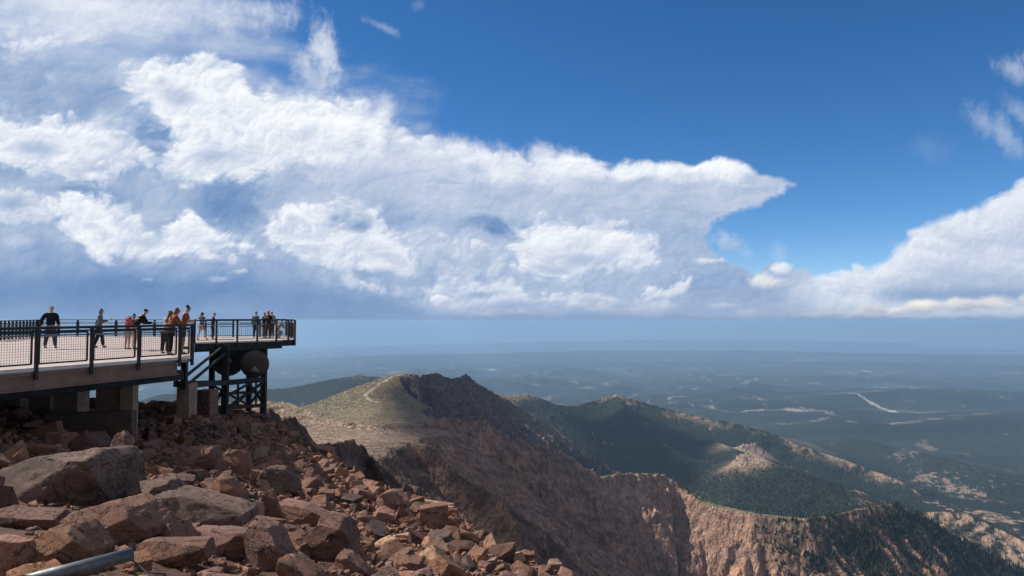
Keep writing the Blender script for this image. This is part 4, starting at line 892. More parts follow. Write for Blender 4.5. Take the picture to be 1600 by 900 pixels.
# ---------------------------------------------------------------- the viewing platform
def dz(y): return -1.30+(y-18.9)*.0080
def walkway():
    root=empty('viewing_walkway',(-13,20,-5)); tag(root,'long pale viewing walkway with black mesh railings, tan edge beam and concrete piers','walkway')
    inv=Vector((-13,20,-5))
    kids=[]
    def b(mb,name,mat,parent=None,**k):
        o=mb.build(name,mat,**k); o.parent=parent or root; 
        if not parent: o.matrix_parent_inverse=Matrix.Translation(-inv)
        else: o.matrix_parent_inverse=Matrix.Identity(4)
        kids.append(o); return o
    A=(-15.9,10.8); C=(-11.2,25.0); D=(-16.3,36.8); E=(-30.5,47.0); G=(-46,30); H=(-40,8)
    poly=[A,C,D,E,G,H]
    b(MB().prism(poly,[dz(p[1])-.20 for p in poly],[dz(p[1]) for p in poly]),'deck',M['deck'])
    n2=Vector((C[1]-A[1],-(C[0]-A[0]),0)).normalized()       # outward of the front edge
    def fp(t,off=0,z=0):
        x=A[0]+(C[0]-A[0])*t+n2.x*off; y=A[1]+(C[1]-A[1])*t+n2.y*off; return Vector((x,y,dz(y)+z))
    Lf=math.hypot(C[0]-A[0],C[1]-A[1])
    mb=MB(); mb.bar(fp(0,.03,-.045),fp(1,.03,-.045),.12,.10); b(mb,'edge_strip',M['edge'])
    mb=MB(); mb.bar(fp(0,-.12,-.37),fp(.965,-.12,-.37),.16,.42); mb.bar(fp(0,-.07,-.16),fp(.965,-.07,-.16),.2,.05); mb.bar(fp(0,-.06,-.59),fp(.965,-.06,-.59),.26,.035); b(mb,'edge_beam',M['beam'])
    for t in (.30,.46,.62,.78,.9):
        mb=MB(); mb.bar(fp(t,-.035,-.20),fp(t,-.035,-.52),.05,.02,up=n2); b(mb,'beam_plate',M['beam'])
    for t in (.50,.72): mb=MB(); mb.bar(fp(t,-.03,-.13),fp(t+.02,-.03,-.13),.03,.09); b(mb,'anchor_plate',M['pier_light'])
    mb=MB()
    for t in (.02,.3,.58,.86): mb.bar(fp(t,-.9,-.42),fp(t,-.9,-.42)+Vector((-8,2.2,0)),.3,.5)
    mb.bar(fp(0,-1.2,-.74),fp(1,-1.2,-.70),.4,.35); mb.bar(fp(.55,-2.4,-.9),fp(1.04,-1.0,-.72),.5,.34)
    b(mb,'under_girder',M['steel_under'])
    # railing along the front edge
    st=[.0+ (i*1.72+.62)/Lf for i in range(9)]; st=[t for t in st if t<.985]+[1.0]
    for i,t in enumerate(st):
        mb=MB(); p=fp(t,.10); mb.bar(p+Vector((0,0,-.32)),p+Vector((0,0,1.06)),.10,.06,up=n2); mb.box(tuple(p+Vector((-.03,-.03,1.06))),tuple(p+Vector((.03,.03,1.075)))); b(mb,'railing_post',M['steel'])
    mb=MB(); mb.bar(fp(0,.06,1.075),fp(1,.06,1.075),.12,.075); mb.bar(fp(0,.05,.985),fp(1,.05,.985),.05,.045); b(mb,'top_rail',M['steel'])
    mb=MB(); mb.tube([fp(0,-.06,.86),fp(1,-.06,.86)],.021,8); b(mb,'hand_rail',M['rail_light'],smooth=True)
    def panel(P,Q,name='mesh_panel'):
        """framed wire mesh between two deck points P, Q"""
        mb=MB(); P=Vector(P); Q=Vector(Q); L=(Q-P).length; d=(Q-P)/L; z0,z1=.10,.94
        for z in (z0,z1): mb.bar(P+Vector((0,0,z)),Q+Vector((0,0,z)),.035,.045)
        mb.bar(P+Vector((0,0,z0)),P+Vector((0,0,z1)),.05,.035,up=d); mb.bar(Q+Vector((0,0,z0)),Q+Vector((0,0,z1)),.05,.035,up=d)
        n=int(L/.075); 
        for k in range(1,n): p=P+d*(L*k/n); mb.bar(p+Vector((0,0,z0)),p+Vector((0,0,z1)),.0065,.0065)
        for k in range(1,12): z=z0+(z1-z0)*k/12; mb.bar(P+Vector((0,0,z)),Q+Vector((0,0,z)),.0065,.0065)
        return mb
    prev=-.02
    for t in st:
        if (t-prev)*Lf>.5:
            b(panel(fp(prev+.11/Lf,.05),fp(t-.11/Lf,.05)),'mesh_panel',M['steel'])
        prev=t
    # side edge C-D and the far rails
    def run(P,Q,n,inner=0):
        P=Vector((P[0],P[1],dz(P[1]))); Q=Vector((Q[0],Q[1],dz(Q[1])))
        mb=MB(); mb.bar(P+Vector((0,0,1.08)),Q+Vector((0,0,1.08)),.09,.055); b(mb,'top_rail',M['steel'])
        mb=MB(); mb.tube([P+Vector((0,0,.86)),Q+Vector((0,0,.86))],.021,8); b(mb,'hand_rail',M['rail_light'])
        for i in range(n+1):
            p=P.lerp(Q,i/n); mb=MB(); mb.bar(p+Vector((0,0,-.2)),p+Vector((0,0,1.06)),.10,.07); b(mb,'railing_post',M['steel'])
        for i in range(n): b(panel(P.lerp(Q,(i+.06)/n),P.lerp(Q,(i+.94)/n)),'mesh_panel',M['steel'])
        mb=MB(); mb.bar(P+Vector((0,0,-.06)),Q+Vector((0,0,-.06)),.14,.14); b(mb,'edge_strip',M['edge'])
    run((-11.2,25.15),(-16.2,36.5),6)
    run((-30.7,46.5),(-29.8,46.4),1)
    P=W(62,500,47.2); Q=W(-12,500,38.5); run((P.x,P.y),(Q.x,Q.y),13)
    P=W(62,500,47.2); Q=W(302,500,46.9); run((P.x,P.y),(Q.x,Q.y),8)
    # deck under the far corner so that the rails stand on it
    far=[(-16.3,36.8),(-14.7,46.9),(-31.2,47.3),(W(-12,500,38.5).x-.1,38.5)]
    b(MB().prism(far,[dz(p[1])-.22 for p in far],[dz(p[1])-.004 for p in far]),'deck',M['deck'])
    # piers
    def pier(px,w,Y,ytop,ybot,depth,mat,name='pier'):
        c=W(px,ytop,Y); g=W(px,ybot,Y); hw=w*Y/F/2
        mb=MB().box((c.x-hw,Y,g.z-.5),(c.x+hw,Y+depth,c.z)); b(mb,name,mat,bevel=.02)
    pier(184,30,25.6,590,655,.7,M['pier']); pier(103,38,27.5,596,664,.8,M['pier']); pier(62,34,28.5,598,664,.8,M['pier']); pier(161,22,30,590,652,.7,M['pier']); pier(15,36,30,600,648,.8,M['pier']); pier(286,20,31,600,636,.8,M['pier'])
    c=W(198,648,25.2); mb=MB(); mb.box((c.x-.25,25.2,c.z-1.25),(c.x+.20,25.58,c.z+1.2)); b(mb,'pier_buttress',M['pier_light'],bevel=.01)
    return root
walkway()
# the dark retaining wall under the piers
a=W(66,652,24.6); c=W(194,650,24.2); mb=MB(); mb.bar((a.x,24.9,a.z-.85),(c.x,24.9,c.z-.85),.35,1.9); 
tag(mb.build('retaining_wall',M['wall'],bevel=.02),'dark concrete retaining wall under the walkway piers','wall')
# gravel-filled wire basket beside the small pier
def gabion():
    root=empty('gabion',W(316,640,33)); tag(root,'pink gravel filled wire basket between the small pier and the steel frame','gabion')
    rs=np.random.RandomState(3); a=W(304,610,33); c=W(327,640,33); V=[];Fs=[];k=0
    for i in range(420):
        v,f=rock_pts(500+i%12,2,(.075,.065,.055)); p=np.array([rs.uniform(a.x,c.x),33+rs.uniform(0,.12),rs.uniform(c.z-.2,a.z)])
        V.append(v+p); Fs.append(f+k); k+=len(v)
    inv=Matrix.Translation(-W(316,640,33))
    o=mesh_np('gravel',np.concatenate(V),np.concatenate(Fs),RM['pink'],root); o.matrix_parent_inverse=inv; o['kind']='stuff'
    mb=MB().box((a.x,33.05,c.z-.3),(c.x,34,a.z-.03)); o=mb.build('core',RM['pink'],root); o.matrix_parent_inverse=inv
    mb=MB(); x=a.x
    while x<c.x+.02: mb.bar((x,32.93,c.z-.2),(x,32.93,a.z+.03),.008,.008); x+=.1
    z=c.z-.2
    while z<a.z+.05: mb.bar((a.x,32.93,z),(c.x,32.93,z),.008,.008); z+=.1
    o=mb.build('wire_basket',M['steel'],root); o.matrix_parent_inverse=inv
gabion()
# ---- the far platform on its steel tower
FC=Vector((-16.3,36.8,0)); FD=Vector((-12.45,41.0,0)); BK=Vector((-14.6,46.4,0)); BK2=Vector((-19.0,44.5,0))
def far_platform():
    root=empty('overlook_platform',(-15,40,-5)); tag(root,'far end of the overlook, a black railed platform carried on an open steel tower','platform'); inv=Matrix.Translation(-Vector((-15,40,-5)))
    def b(mb,name,mat,**k):
        o=mb.build(name,mat,root,**k); o.matrix_parent_inverse=inv; return o
    poly=[(FC.x,FC.y),(FD.x,FD.y),(BK.x,BK.y),(BK2.x,BK2.y)]
    z=[dz(p[1])+.02 for p in poly]
    b(MB().prism(poly,[q-.10 for q in z],z),'deck',M['deck'])
    d=(FD-FC).normalized(); n=Vector((d.y,-d.x,0))
    def fp(t,off=0,zz=0):
        p=FC+(FD-FC)*t+n*off; return Vector((p.x,p.y,dz(p.y)+.02+zz))
    L=(FD-FC).length
    mb=MB(); mb.bar(fp(.0,.05,-.04),fp(.86,.05,-.04),.1,.08); b(mb,'edge_strip',M['edge'])
    mb=MB(); mb.bar(fp(-.1,.0,-.26),fp(.99,.0,-.20),.16,.30); mb.bar(fp(-.22,.02,-.46),fp(.86,.02,-.42),.2,.12)
    for t in (.05,.3,.55,.8): mb.bar(fp(t,-.1,-.3),fp(t,-5,-.3),.14,.3)
    mb.bar(fp(.99,0,-.2),Vector((BK.x,BK.y,dz(BK.y)-.2)),.14,.3); mb.bar(Vector((BK.x,BK.y,dz(BK.y)-.2)),Vector((BK2.x,BK2.y,dz(BK2.y)-.2)),.14,.3)
    mb.bar(fp(.0,-2.2,-.45),fp(.86,-2.2,-.45),.2,.3)
    b(mb,'deck_girder',M['steel_under'])
    def post(p,w=.10): 
        mb=MB(); mb.bar(p+Vector((0,0,-.35)),p+Vector((0,0,1.09)),w,.08,up=d); b(mb,'railing_post',M['steel'])
    def panel(P,Q):
        mb=MB(); LL=(Q-P).length; e=(Q-P)/LL; z0,z1=.09,.93
        for zz in (z0,z1,.78): mb.bar(P+Vector((0,0,zz)),Q+Vector((0,0,zz)),.035,.04)
        m=int(LL/.11)
        for k in range(m+1): p=P+e*(LL*k/m); mb.bar(p+Vector((0,0,z0)),p+Vector((0,0,z1)),.009,.009)
        for k in range(1,7): zz=z0+(.78-z0)*k/7; mb.bar(P+Vector((0,0,zz)),Q+Vector((0,0,zz)),.007,.007)
        b(mb,'mesh_panel',M['steel'])
    ts=[0,.20,.40,.60,.80,.93,1.0]
    for t in ts: post(fp(t,.08),.11 if t<1 else .14)
    for a,c in zip(ts[:-1],ts[1:]): panel(fp(a+.025,.04),fp(c-.025,.04))
    mb=MB(); mb.bar(fp(0,.06,1.1),fp(1.0,.06,1.1),.1,.06); b(mb,'top_rail',M['steel'])
    P=Vector((FD.x,FD.y,dz(FD.y)+.02)); Q=Vector((BK.x,BK.y,dz(BK.y)+.02)); S=Vector((BK2.x,BK2.y,dz(BK2.y)+.02))
    for X0,X1,m in ((P,Q,3),(Q,S,3)):
        mb=MB(); mb.bar(X0+Vector((0,0,1.1)),X1+Vector((0,0,1.1)),.1,.06); b(mb,'top_rail',M['steel'])
        for i in range(1,m+1): post(X0.lerp(X1,i/m))
        for i in range(m): panel(X0.lerp(X1,(i+.05)/m),X0.lerp(X1,(i+.95)/m))
    b(MB().prism([(W(338,550,38.2).x,38.6),(W(412,550,40).x,40.2),(W(412,550,42).x,42.2),(W(338,550,40).x,41.4)],[W(370,556,39.5).z]*4,[dz(40)-.5]*4),'dark_filler_box',M['steel_under'])  # dark box added to fill the black space under the deck
    # tower: posts named by where they stand under the deck
    zb=W(370,640,39).z
    Yp={289:30.5,333:37.2,352:38.0,388:39.6,413:40.6}
    def at(px,py,Y): return W(px,py,Y)
    cols=[(289,545,608,30.0,8),(332,540,650,40.5,7),(353,541,652,37.6,9),(390,541,642,42.6,7),(413,540,646,39.8,8)]
    for px,y0,y1,Y,w in cols:
        mb=MB(); p=at(px,y0,Y); q=at(px,y1,Y); mb.bar((p.x,Y,p.z+.1),(p.x,Y,q.z),w*Y/F,w*Y/F,up=(0,1,0)); b(mb,'tower_post',M['steel_under'])
    mb=MB()
    def B(p,q,w): mb.bar(at(*p),at(*q),w)
    B((276,600,30),(353,598,37.6),.26); B((353,598,37.6),(413,593,39.8),.26); B((300,603,36),(332,600,40.5),.2); B((332,600,40.5),(390,594,42.6),.2)
    B((353,638,37.6),(413,633,39.8),.18); B((332,636,40.5),(390,634,42.6),.18); B((332,636,40.5),(353,638,37.6),.18); B((390,634,42.6),(413,633,39.8),.18)
    B((353,596,37.6),(332,598,40.5),.2); B((413,593,39.8),(390,594,42.6),.2)
    B((353,616,37.6),(413,612,39.8),.09); B((332,616,40.5),(390,612,42.6),.09); B((372,598,38.3),(372,638,38.3),.09); B((400,596,39.3),(400,636,39.3),.08)
    b(mb,'tower_beam',M['steel_under'])
    for p,q,w in [((285,592,30),(345,544,37.5),.1),((292,602,31),(352,552,37.4),.1),((275,594,30),(289,580,30),.12),((332,636,40.4),(353,600,37.8),.13),((355,637,37.7),(412,597,39.7),.13),((356,600,37.7),(372,598,38.3),.1),((356,618,37.8),(388,600,42),.11),((332,602,40.4),(390,634,42.5),.11),((390,600,42.5),(414,634,39.9),.11),((362,638,38),(389,612,42),.1),((388,634,42.4),(412,604,39.9),.1)]:
        mb=MB(); B(p,q,w); b(mb,'tower_brace',M['steel_under'])
    mb=MB()
    for k in range(3): 
        pts=[at(280+ t*60, 608+3*k+7*math.sin(math.pi*t)*(1-.2*k),33+4*t) for t in np.linspace(0,1,9)]; mb.tube(pts,.022,6)
    o=b(mb,'cable_run',M['rail_light'])
    return root
far_platform()
def drum():
    c=W(357,563,39.6); root=empty('cable_drum',c,0); tag(root,'black round drum hanging inside the steel tower under the deck','drum')
    r=24*39.6/F
    def tilt(o): o.rotation_euler=(R(90),0,R(18)); return o
    mb=MB(); mb.tube([(0,0,-.28),(0,0,-.20)],r,40); tilt(mb.build('flange',M['steel_under'],root))
    mb=MB(); mb.tube([(0,0,.20),(0,0,.28)],r,40); tilt(mb.build('flange',M['steel_under'],root))
    mb=MB(); mb.tube([(0,0,-.2),(0,0,.2)],r*.72,32); tilt(mb.build('barrel',M['steel_under'],root))
    mb=MB(); mb.tube([(0,0,.28),(0,0,.42)],r*.2,16)
    for k in range(14): a=2*math.pi*k/14; mb.tube([(r*.9*math.cos(a),r*.9*math.sin(a),.27),(r*.9*math.cos(a),r*.9*math.sin(a),.31)],.03,6)
    tilt(mb.build('hub',M['rail_light'],root))
    mb=MB(); mb.bar((0,0,0),(0,0,.95),.09); mb.build('hanger',M['steel_under'],root)
drum()
def dish():
    Y=38.6; c=W(398,569,Y); root=empty('dish_antenna',c,0); tag(root,'large brown grey round dish with a paler cone, hung on the right tower post','dish')
    r=21.5*Y/F; ax=Vector((-.12,-.96,-.12)).normalized(); q=Vector((.30,-.95,-.05)).normalized().to_track_quat('Z','Y')
    mb=MB(); prof=[(-.10,0.02),(-.10,r*.96),(-.02,r),(0.0,r*.93),(.03,r*.90),(.075,r*.60),(.10,r*.40),(.11,.02)]
    n=48; v=[];f=[]
    for z,rr in prof:
        for k in range(n): a=2*math.pi*k/n; v.append((rr*math.cos(a),rr*math.sin(a),z))
    for i in range(len(prof)-1):
        for k in range(n): f.append((i*n+k,i*n+(k+1)%n,(i+1)*n+(k+1)%n,(i+1)*n+k))
    mb.add(v,f); o=mb.build('dish_cover',M['dish'],root,smooth=True); o.rotation_mode='QUATERNION'; o.rotation_quaternion=q
    mb=MB(); mb.tube([(0,0,-.30),(0,0,-.10)],[r*.34,r*.8],28); o=mb.build('back_shell',M['dish'],root,smooth=True); o.rotation_mode='QUATERNION'; o.rotation_quaternion=q
    mb=MB(); mb.tube([(.06,-.20,-.10),(.12,-.34,-.42)],[.05,.27],24); o=mb.build('feed_cone',simple('pale_cone',(.16,.145,.14),.5),root,smooth=True)
    mb=MB(); mb.tube([(.1,.3,.15),(.42,.75,.15)],.06,10); mb.tube([(.1,.3,-.3),(.42,.75,-.3)],.06,10); mb.build('bracket',M['steel_under'],root)
dish()
# ---------------------------------------------------------------- the visitors
_cm={}
def cloth(rgb,rough=.85):
    if rgb not in _cm: _cm[rgb]=simple('fabric_%d'%len(_cm),rgb,rough,0,.16,14,.3,.006,.2)
    return _cm[rgb]
def skin_mesh(name,chains,mat,parent,sub=2):
    """chains: list of [(point, radius), ...]; points shared by value are welded; first point is the root"""
    vs=[];rad=[];es=[];idx={}
    def vid(p,r):
        k=tuple(round(c,4) for c in p)
        if k not in idx: idx[k]=len(vs); vs.append(p); rad.append(r)
        return idx[k]
    for ch in chains:
        ids=[vid(p,r) for p,r in ch]
        for a,b in zip(ids[:-1],ids[1:]):
            if a!=b: es.append((a,b))
    me=bpy.data.meshes.new(name); me.from_pydata([tuple(p) for p in vs],es,[]); o=bpy.data.objects.new(name,me); scene.collection.objects.link(o)
    m=o.modifiers.new('s','SKIN'); m.use_smooth_shade=True
    for i,r in enumerate(rad):
        sv=me.skin_vertices[0].data[i]; r2=r if isinstance(r,tuple) else (r,r); sv.radius=r2; sv.use_root=(i==0)
    u=o.modifiers.new('u','SUBSURF'); u.levels=sub; u.render_levels=sub
    dg=bpy.context.evaluated_depsgraph_get(); dg.update(); ev=o.evaluated_get(dg); me2=bpy.data.meshes.new_from_object(ev,depsgraph=dg)
    o.modifiers.clear(); o.data=me2; me2.materials.clear(); me2.materials.append(mat)
    for p in me2.polygons: p.use_smooth=True
    o.parent=parent; return o
def V(*a): return Vector(a)
def person(px,py_feet,Y,h,yaw,label,top=(.02,.02,.03),bottom=(.05,.06,.09),shorts=False,shoe=(.03,.03,.03),lean=0,head='short',hair=(.03,.02,.015),hat=None,arms=('down','down'),step=.12,stride=0,crouch=0,sleeves=True,build=1.0,extra=None,skin=None,twist=0):
    g=W(px,py_feet,Y); zf=dz(Y)+.025
    root=empty('person',(g.x,Y,zf),R(yaw)); k=h/1.75; tag(root,label,'person','visitors on the viewing platform')
    sk=skin or M['skin']
    ph=(.93-.48*crouch)*k; pel=V(0,-.10*crouch,ph)
    L=R(lean); f=V(0,math.sin(L),math.cos(L))
    wa=pel+f*.14*k; ch=pel+f*.36*k; sh=pel+f*.50*k; nk=pel+f*.56*k+V(0,.01,0)
    hd=nk+V(0,.035+.10*math.sin(L),.06+.06*math.cos(L))*k; ht=hd+V(0,.02,.10)*k
    r=V(1,0,0); S={}
    for s in (-1,1):
        shp=sh+r*s*.185*k*build-V(0,0,.02)
        pose=arms[0 if s<0 else 1]
        if pose=='down': el=shp+V(s*.06,-.03,-.28)*k; wr=el+V(-s*.0,.06,-.24)*k
        elif pose=='rail': el=shp+V(s*.07,.12,-.25)*k; wr=el+V(-s*.05,.24,.02)*k
        elif pose=='phone': el=shp+V(s*.04,.10,-.26)*k; wr=el+V(-s*.12,.22,.10)*k
        elif pose=='back': el=shp+V(s*.10,-.10,-.25)*k; wr=el+V(s*.02,.10,-.20)*k
        elif pose=='swing': el=shp+V(s*.05,-.14*s,-.26)*k; wr=el+V(0,.04-.10*s,-.22)*k
        else: el=shp+V(s*.12,.05,-.24)*k; wr=el+V(-s*.20,.14,.14)*k
        hip=pel+V(s*.09,0,-.04)*k; ft=V(s*step,stride*s,.075*k)
        kn=(hip+ft)/2+V(s*.01,.03+.34*crouch+.05*abs(stride),.02+.10*crouch)*1
        S[s]=(shp,el,wr,hip,kn,ft)
    B=build
    body=[[(pel,(.135*k*B,.10*k*B)),(wa,(.125*k*B,.09*k*B)),(ch,(.145*k*B,.10*k*B)),(sh,(.12*k*B,.08*k)),(nk,.056*k),(hd,(.070*k,.082*k)),(ht,(.068*k,.080*k))]]
    for s in (-1,1):
        shp,el,wr,hip,kn,ft=S[s]
        body.append([(sh,(.12*k*B,.08*k)),(shp,.062*k*B),(el,.045*k*B),(wr,.029*k)])
        d=(wr-el).normalized(); pa=wr+d*.07*k
        body.append([(wr,.029*k),(pa,(.034*k,.018*k))])
        sx=d.cross(V(0,1,0) if abs(d.y)<.8 else V(0,0,1)).normalized()
        for q,ln in ((-1.5,.065),(-.5,.078),(.5,.074),(1.5,.058)):
            b0=pa+sx*q*.017*k+d*.018*k; m0=b0+d*ln*.55*k; t0=m0+(d*.8+V(0,.25,-.25)).normalized()*ln*.5*k
            body.append([(pa,(.034*k,.018*k)),(b0,.0095*k),(m0,.0085*k),(t0,.007*k)])
        th=pa-d*.03*k+sx*.035*k*-s; body.append([(wr,.029*k),(th,.011*k),(th+(d+sx*-s*.3).normalized()*.05*k,.009*k)])
        body.append([(pel,(.135*k*B,.10*k*B)),(hip,.098*k*B),(kn,.062*k*B),(ft,.038*k)]); body.append([(ft,.038*k),(ft+V(0,.13,-.035)*k,.034*k)])
    nose=hd+V(0,.088,.015)*k
    bo=skin_mesh('body',body,sk,root)
    mb=MB(); mb.tube([hd+V(0,.070,.035)*k,nose+V(0,.012,-.01)*k,hd+V(0,.078,-.012)*k],[.006*k,.013*k,.010*k],8); mb.build('nose',sk,root,smooth=True)
    mb=MB()
    for s in (-1,1): c=hd+V(s*.030,.076,.035)*k; mb.tube([c-V(.009,0,0),c+V(.009,0,0)],.008*k,8)
    mb.build('eyes',cloth((.02,.015,.01),.3),root)
    c=hd+V(0,.076,-.035)*k; MB().tube([c-V(.022,0,0),c,c+V(.022,0,0)],.005*k,6).build('mouth',cloth((.25,.08,.07)),root)
    mb=MB()
    for s in (-1,1): c=hd+V(s*.074,-.005,.02)*k; mb.tube([c+V(0,0,-.03)*k,c+V(s*.012,-.005,0)*k,c+V(0,0,.03)*k],[.008*k,.016*k,.010*k],8)
    mb.build('ears',sk,root,smooth=True)
    # top
    e=.022*k; top=tuple(round(c*.52,4) for c in top); bottom=tuple(round(c*.6,4) for c in bottom); T=cloth(top)
    tp=[[(pel+V(0,0,-.03)*k,(.15*k*B+e,.112*k*B+e)),(wa,(.14*k*B+e,.10*k*B+e)),(ch,(.155*k*B+e,.108*k*B+e)),(sh,(.125*k*B+e,.082*k+e)),(nk-V(0,0,.01),.058*k+e*.6)]]
    for s in (-1,1):
        shp,el,wr,*_=S[s]
        if sleeves: tp.append([(sh,(.125*k*B+e,.082*k+e)),(shp,.066*k*B+e),(el,.052*k*B+e),(wr-(wr-el)*.06,.036*k+e*.7)])
        else: tp.append([(sh,(.125*k*B+e,.082*k+e)),(shp,.066*k*B+e),(shp.lerp(el,.7),.058*k*B+e)])
    skin_mesh('jacket' if sleeves else 'shirt',tp,T,root)
    Bt=cloth(bottom); bt=[[(pel,(.145*k*B+.01,.105*k*B+.01)),(pel-V(0,0,.05)*k,(.145*k*B+.01,.105*k*B+.01))]]
    for s in (-1,1):
        _,_,_,hip,kn,ft=S[s]
        if shorts: bt.append([(pel,(.145*k*B+.01,.105*k*B+.01)),(hip,.105*k*B+.012),(hip.lerp(kn,.85),.085*k*B+.015)])
        else: bt.append([(pel,(.145*k*B+.01,.105*k*B+.01)),(hip,.105*k*B+.012),(kn,.072*k*B+.014),(ft+V(0,-.005,.02),.055*k+.012)])
    skin_mesh('shorts' if shorts else 'trousers',bt,Bt,root)
    for s in (-1,1):
        ft=S[s][5]; skin_mesh('shoe',[[(ft+V(0,-.03,-.025)*k,(.045*k,.045*k)),(ft+V(0,.05,-.03)*k,(.045*k,.040*k)),(ft+V(0,.15,-.04)*k,(.042*k,.030*k))]],cloth(shoe),root,1)
    H=cloth(hair)
    if head in('short','long','pony','curly'):
        rr=1.12 if head!='curly' else 1.28
        skin_mesh('hair',[[(hd+V(0,-.03,.03)*k,(.074*k*rr,.070*k*rr)),(ht+V(0,-.022,.005)*k,(.070*k*rr,.072*k*rr)),(ht+V(0,.015,.022)*k,(.062*k*rr,.055*k*rr))]]+
            ([[(hd+V(0,-.03,.03)*k,(.074*k*rr,.070*k*rr)),(nk+V(0,-.09,-.02)*k,(.075*k,.045*k)),(sh+V(0,-.135,-.07)*k,(.075*k,.035*k)),(sh+V(0,-.14,-.20)*k,(.04*k,.02*k))]] if head=='long' else [])+
            ([[(hd+V(0,-.03,.03)*k,(.074*k*rr,.070*k*rr)),(hd+V(0,-.13,.03)*k,.03*k),(hd+V(0,-.15,-.08)*k,.026*k),(hd+V(0,-.13,-.18)*k,.012*k)]] if head=='pony' else []),H,root)
    if head=='hood': skin_mesh('hood',[[(nk+V(0,-.03,.0)*k,(.085*k,.085*k)),(hd+V(0,-.03,.02)*k,(.098*k,.092*k)),(ht+V(0,-.022,.005)*k,(.090*k,.092*k)),(ht+V(0,.02,.02)*k,(.070*k,.060*k))]],T,root)
    if hat:
        skin_mesh('cap',[[(hd+V(0,-.015,.06)*k,(.086*k,.094*k)),(ht+V(0,-.01,.02)*k,(.080*k,.088*k)),(ht+V(0,-.01,.05)*k,(.045*k,.05*k))]],cloth(hat),root)
        mb=MB(); mb.tube([hd+V(0,.06,.075)*k,hd+V(0,.165,.06)*k],[.065*k,.045*k],12); o=mb.build('cap_peak',cloth(hat),root,smooth=True)
        for q in o.data.vertices: q.co.z=(q.co.z-(hd.z+.068*k))*.16+hd.z+.068*k
    if extra=='phone':
        wr=S[1][2]; ph_=empty('phone',(0,0,0)); bpy.data.objects.remove(ph_)
        d=(wr-S[1][1]).normalized(); c=wr+d*.13*k+V(0,.01,.03)
        o=MB().box((-.038,-.005,-.075),(.038,.005,.075)).build('phone',cloth((.01,.01,.012),.3),None,bevel=.004); o.matrix_world=Matrix.Translation((g.x,Y,zf))@Matrix.Rotation(R(yaw),4,'Z')@Matrix.Translation(c)@Matrix.Rotation(R(-35),4,'X')
        tag(o,'dark phone held by the man in the salmon shirt at the corner railing' if top[0]>.15 else 'dark phone held out by the person in the grey hooded jacket','phone')
    return root
def backpack(px,py,Y,yaw,rgb,label):
    c=W(px,py,Y); o=MB().box((-.14,-.08,-.19),(.14,.08,.19)); root=o.build('backpack',cloth(rgb),None,bevel=.05); root.location=c; root.rotation_euler=(R(18),0,R(yaw)); 
    p=MB().box((-.11,-.14,-.18),(.11,-.085,.02)).build('pocket',cloth(rgb),root,bevel=.02)
    mb=MB(); mb.tube([(-.09,.08,.2),(-.10,.2,.14),(-.09,.12,-.16)],.014,6); mb.tube([(.09,.08,.2),(.10,.2,.14),(.09,.12,-.16)],.014,6); mb.build('strap',cloth((.03,.03,.03)),root)
    tag(root,label,'backpack'); return root
# yaw: 0 faces away from the viewpoint, -90 faces right, 90 faces left, 180 faces the viewpoint
person(78,546,30.0,1.76,6,'person seen from behind in a navy jacket, jeans and a pale cap',top=(.012,.015,.028),bottom=(.07,.10,.17),shoe=(.20,.07,.05),head='short',hair=(.25,.22,.2),hat=(.33,.32,.30),arms=('back','back'),step=.21,build=1.15)
person(154,544,30.6,1.66,-62,'person walking right with grey hood up and dark trousers',top=(.20,.21,.22),bottom=(.02,.022,.03),head='hood',arms=('down','phone'),step=.10,stride=.17,lean=4,extra='phone')
person(198,547,29.2,1.50,-30,'child in a red top and pale shorts beside the man leaning over the rail',top=(.42,.10,.09),bottom=(.55,.52,.48),shorts=True,head='short',hair=(.05,.03,.02),arms=('rail','rail'),lean=26,sleeves=False)
person(209,547,29.0,1.74,-50,'man in a black jacket, black cap and pale shorts leaning over the railing',top=(.012,.014,.02),bottom=(.50,.46,.40),shorts=True,hat=(.012,.012,.015),arms=('rail','rail'),lean=34,build=1.1)
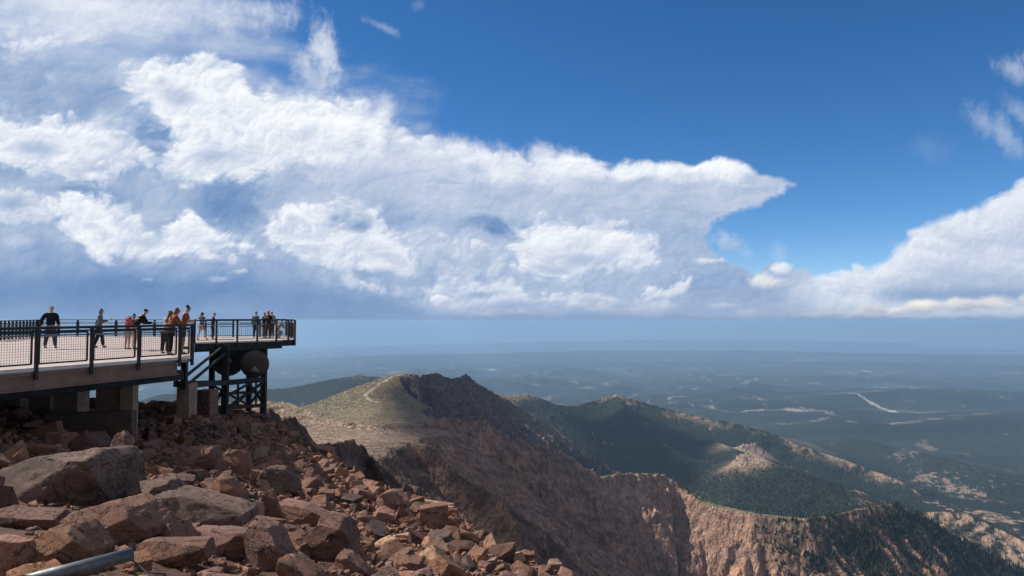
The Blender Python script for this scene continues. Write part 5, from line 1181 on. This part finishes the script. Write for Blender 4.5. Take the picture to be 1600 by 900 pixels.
person(257,550,25.9,1.58,-20,'person in white mostly hidden behind the woman in the rust top',top=(.62,.60,.56),bottom=(.05,.05,.07),head='long',hair=(.12,.06,.03),lean=22,arms=('rail','rail'))
person(264,551.5,25.1,1.68,-50,'woman with long auburn hair in a rust top at the railing',top=(.42,.14,.055),bottom=(.015,.015,.02),head='long',hair=(.22,.085,.035),lean=20,arms=('rail','rail'))
person(284,551,25.6,1.76,-62,'man with dark curly hair in a salmon T-shirt looking at his phone',top=(.52,.20,.14),bottom=(.16,.12,.095),shorts=True,head='curly',hair=(.02,.014,.01),arms=('phone','phone'),lean=12,sleeves=False,extra='phone',build=1.08)
person(315,532,40.2,1.52,-24,'woman with a dark ponytail in a grey top and pale pink shorts, mid stride',top=(.16,.16,.18),bottom=(.62,.45,.42),shorts=True,head='pony',hair=(.02,.015,.012),arms=('swing','swing'),stride=.24,step=.08)
person(332,532,40.6,1.50,-60,'person in a dark jacket and red hat behind the post near the ponytailed woman',top=(.02,.02,.026),bottom=(.04,.04,.055),hat=(.45,.07,.06),arms=('down','down'),lean=4)
person(399,529.5,43.0,1.58,-20,'person in a teal jacket and dark jeans left of the far group',top=(.06,.20,.22),bottom=(.02,.035,.065),hair=(.02,.015,.012),arms=('down','down'))
person(412,529,43.4,1.52,-90,'person in a black jacket at the left of the far group',top=(.015,.015,.02),bottom=(.26,.17,.10),hair=(.05,.025,.015),head='short',arms=('cross','cross'))
person(419,529,43.0,1.62,160,'person with reddish hair and black top in the middle of the far group',top=(.02,.018,.02),bottom=(.10,.07,.05),hair=(.35,.12,.07),head='long',arms=('cross','cross'))
person(425,529,43.6,1.60,70,'person in a white cap and cream top at the right of the far group',top=(.60,.56,.50),bottom=(.20,.13,.07),hat=(.75,.72,.68),head='short',arms=('cross','down'))
person(434,529,42.6,1.50,-40,'person crouching in pale clothes nearest the far right corner of the platform',top=(.60,.57,.55),bottom=(.50,.45,.42),crouch=.75,lean=30,arms=('down','rail'),hair=(.2,.1,.06))
backpack(202,503,28.75,-30,(.35,.07,.055),'red backpack worn beside the leaning man in the black cap')
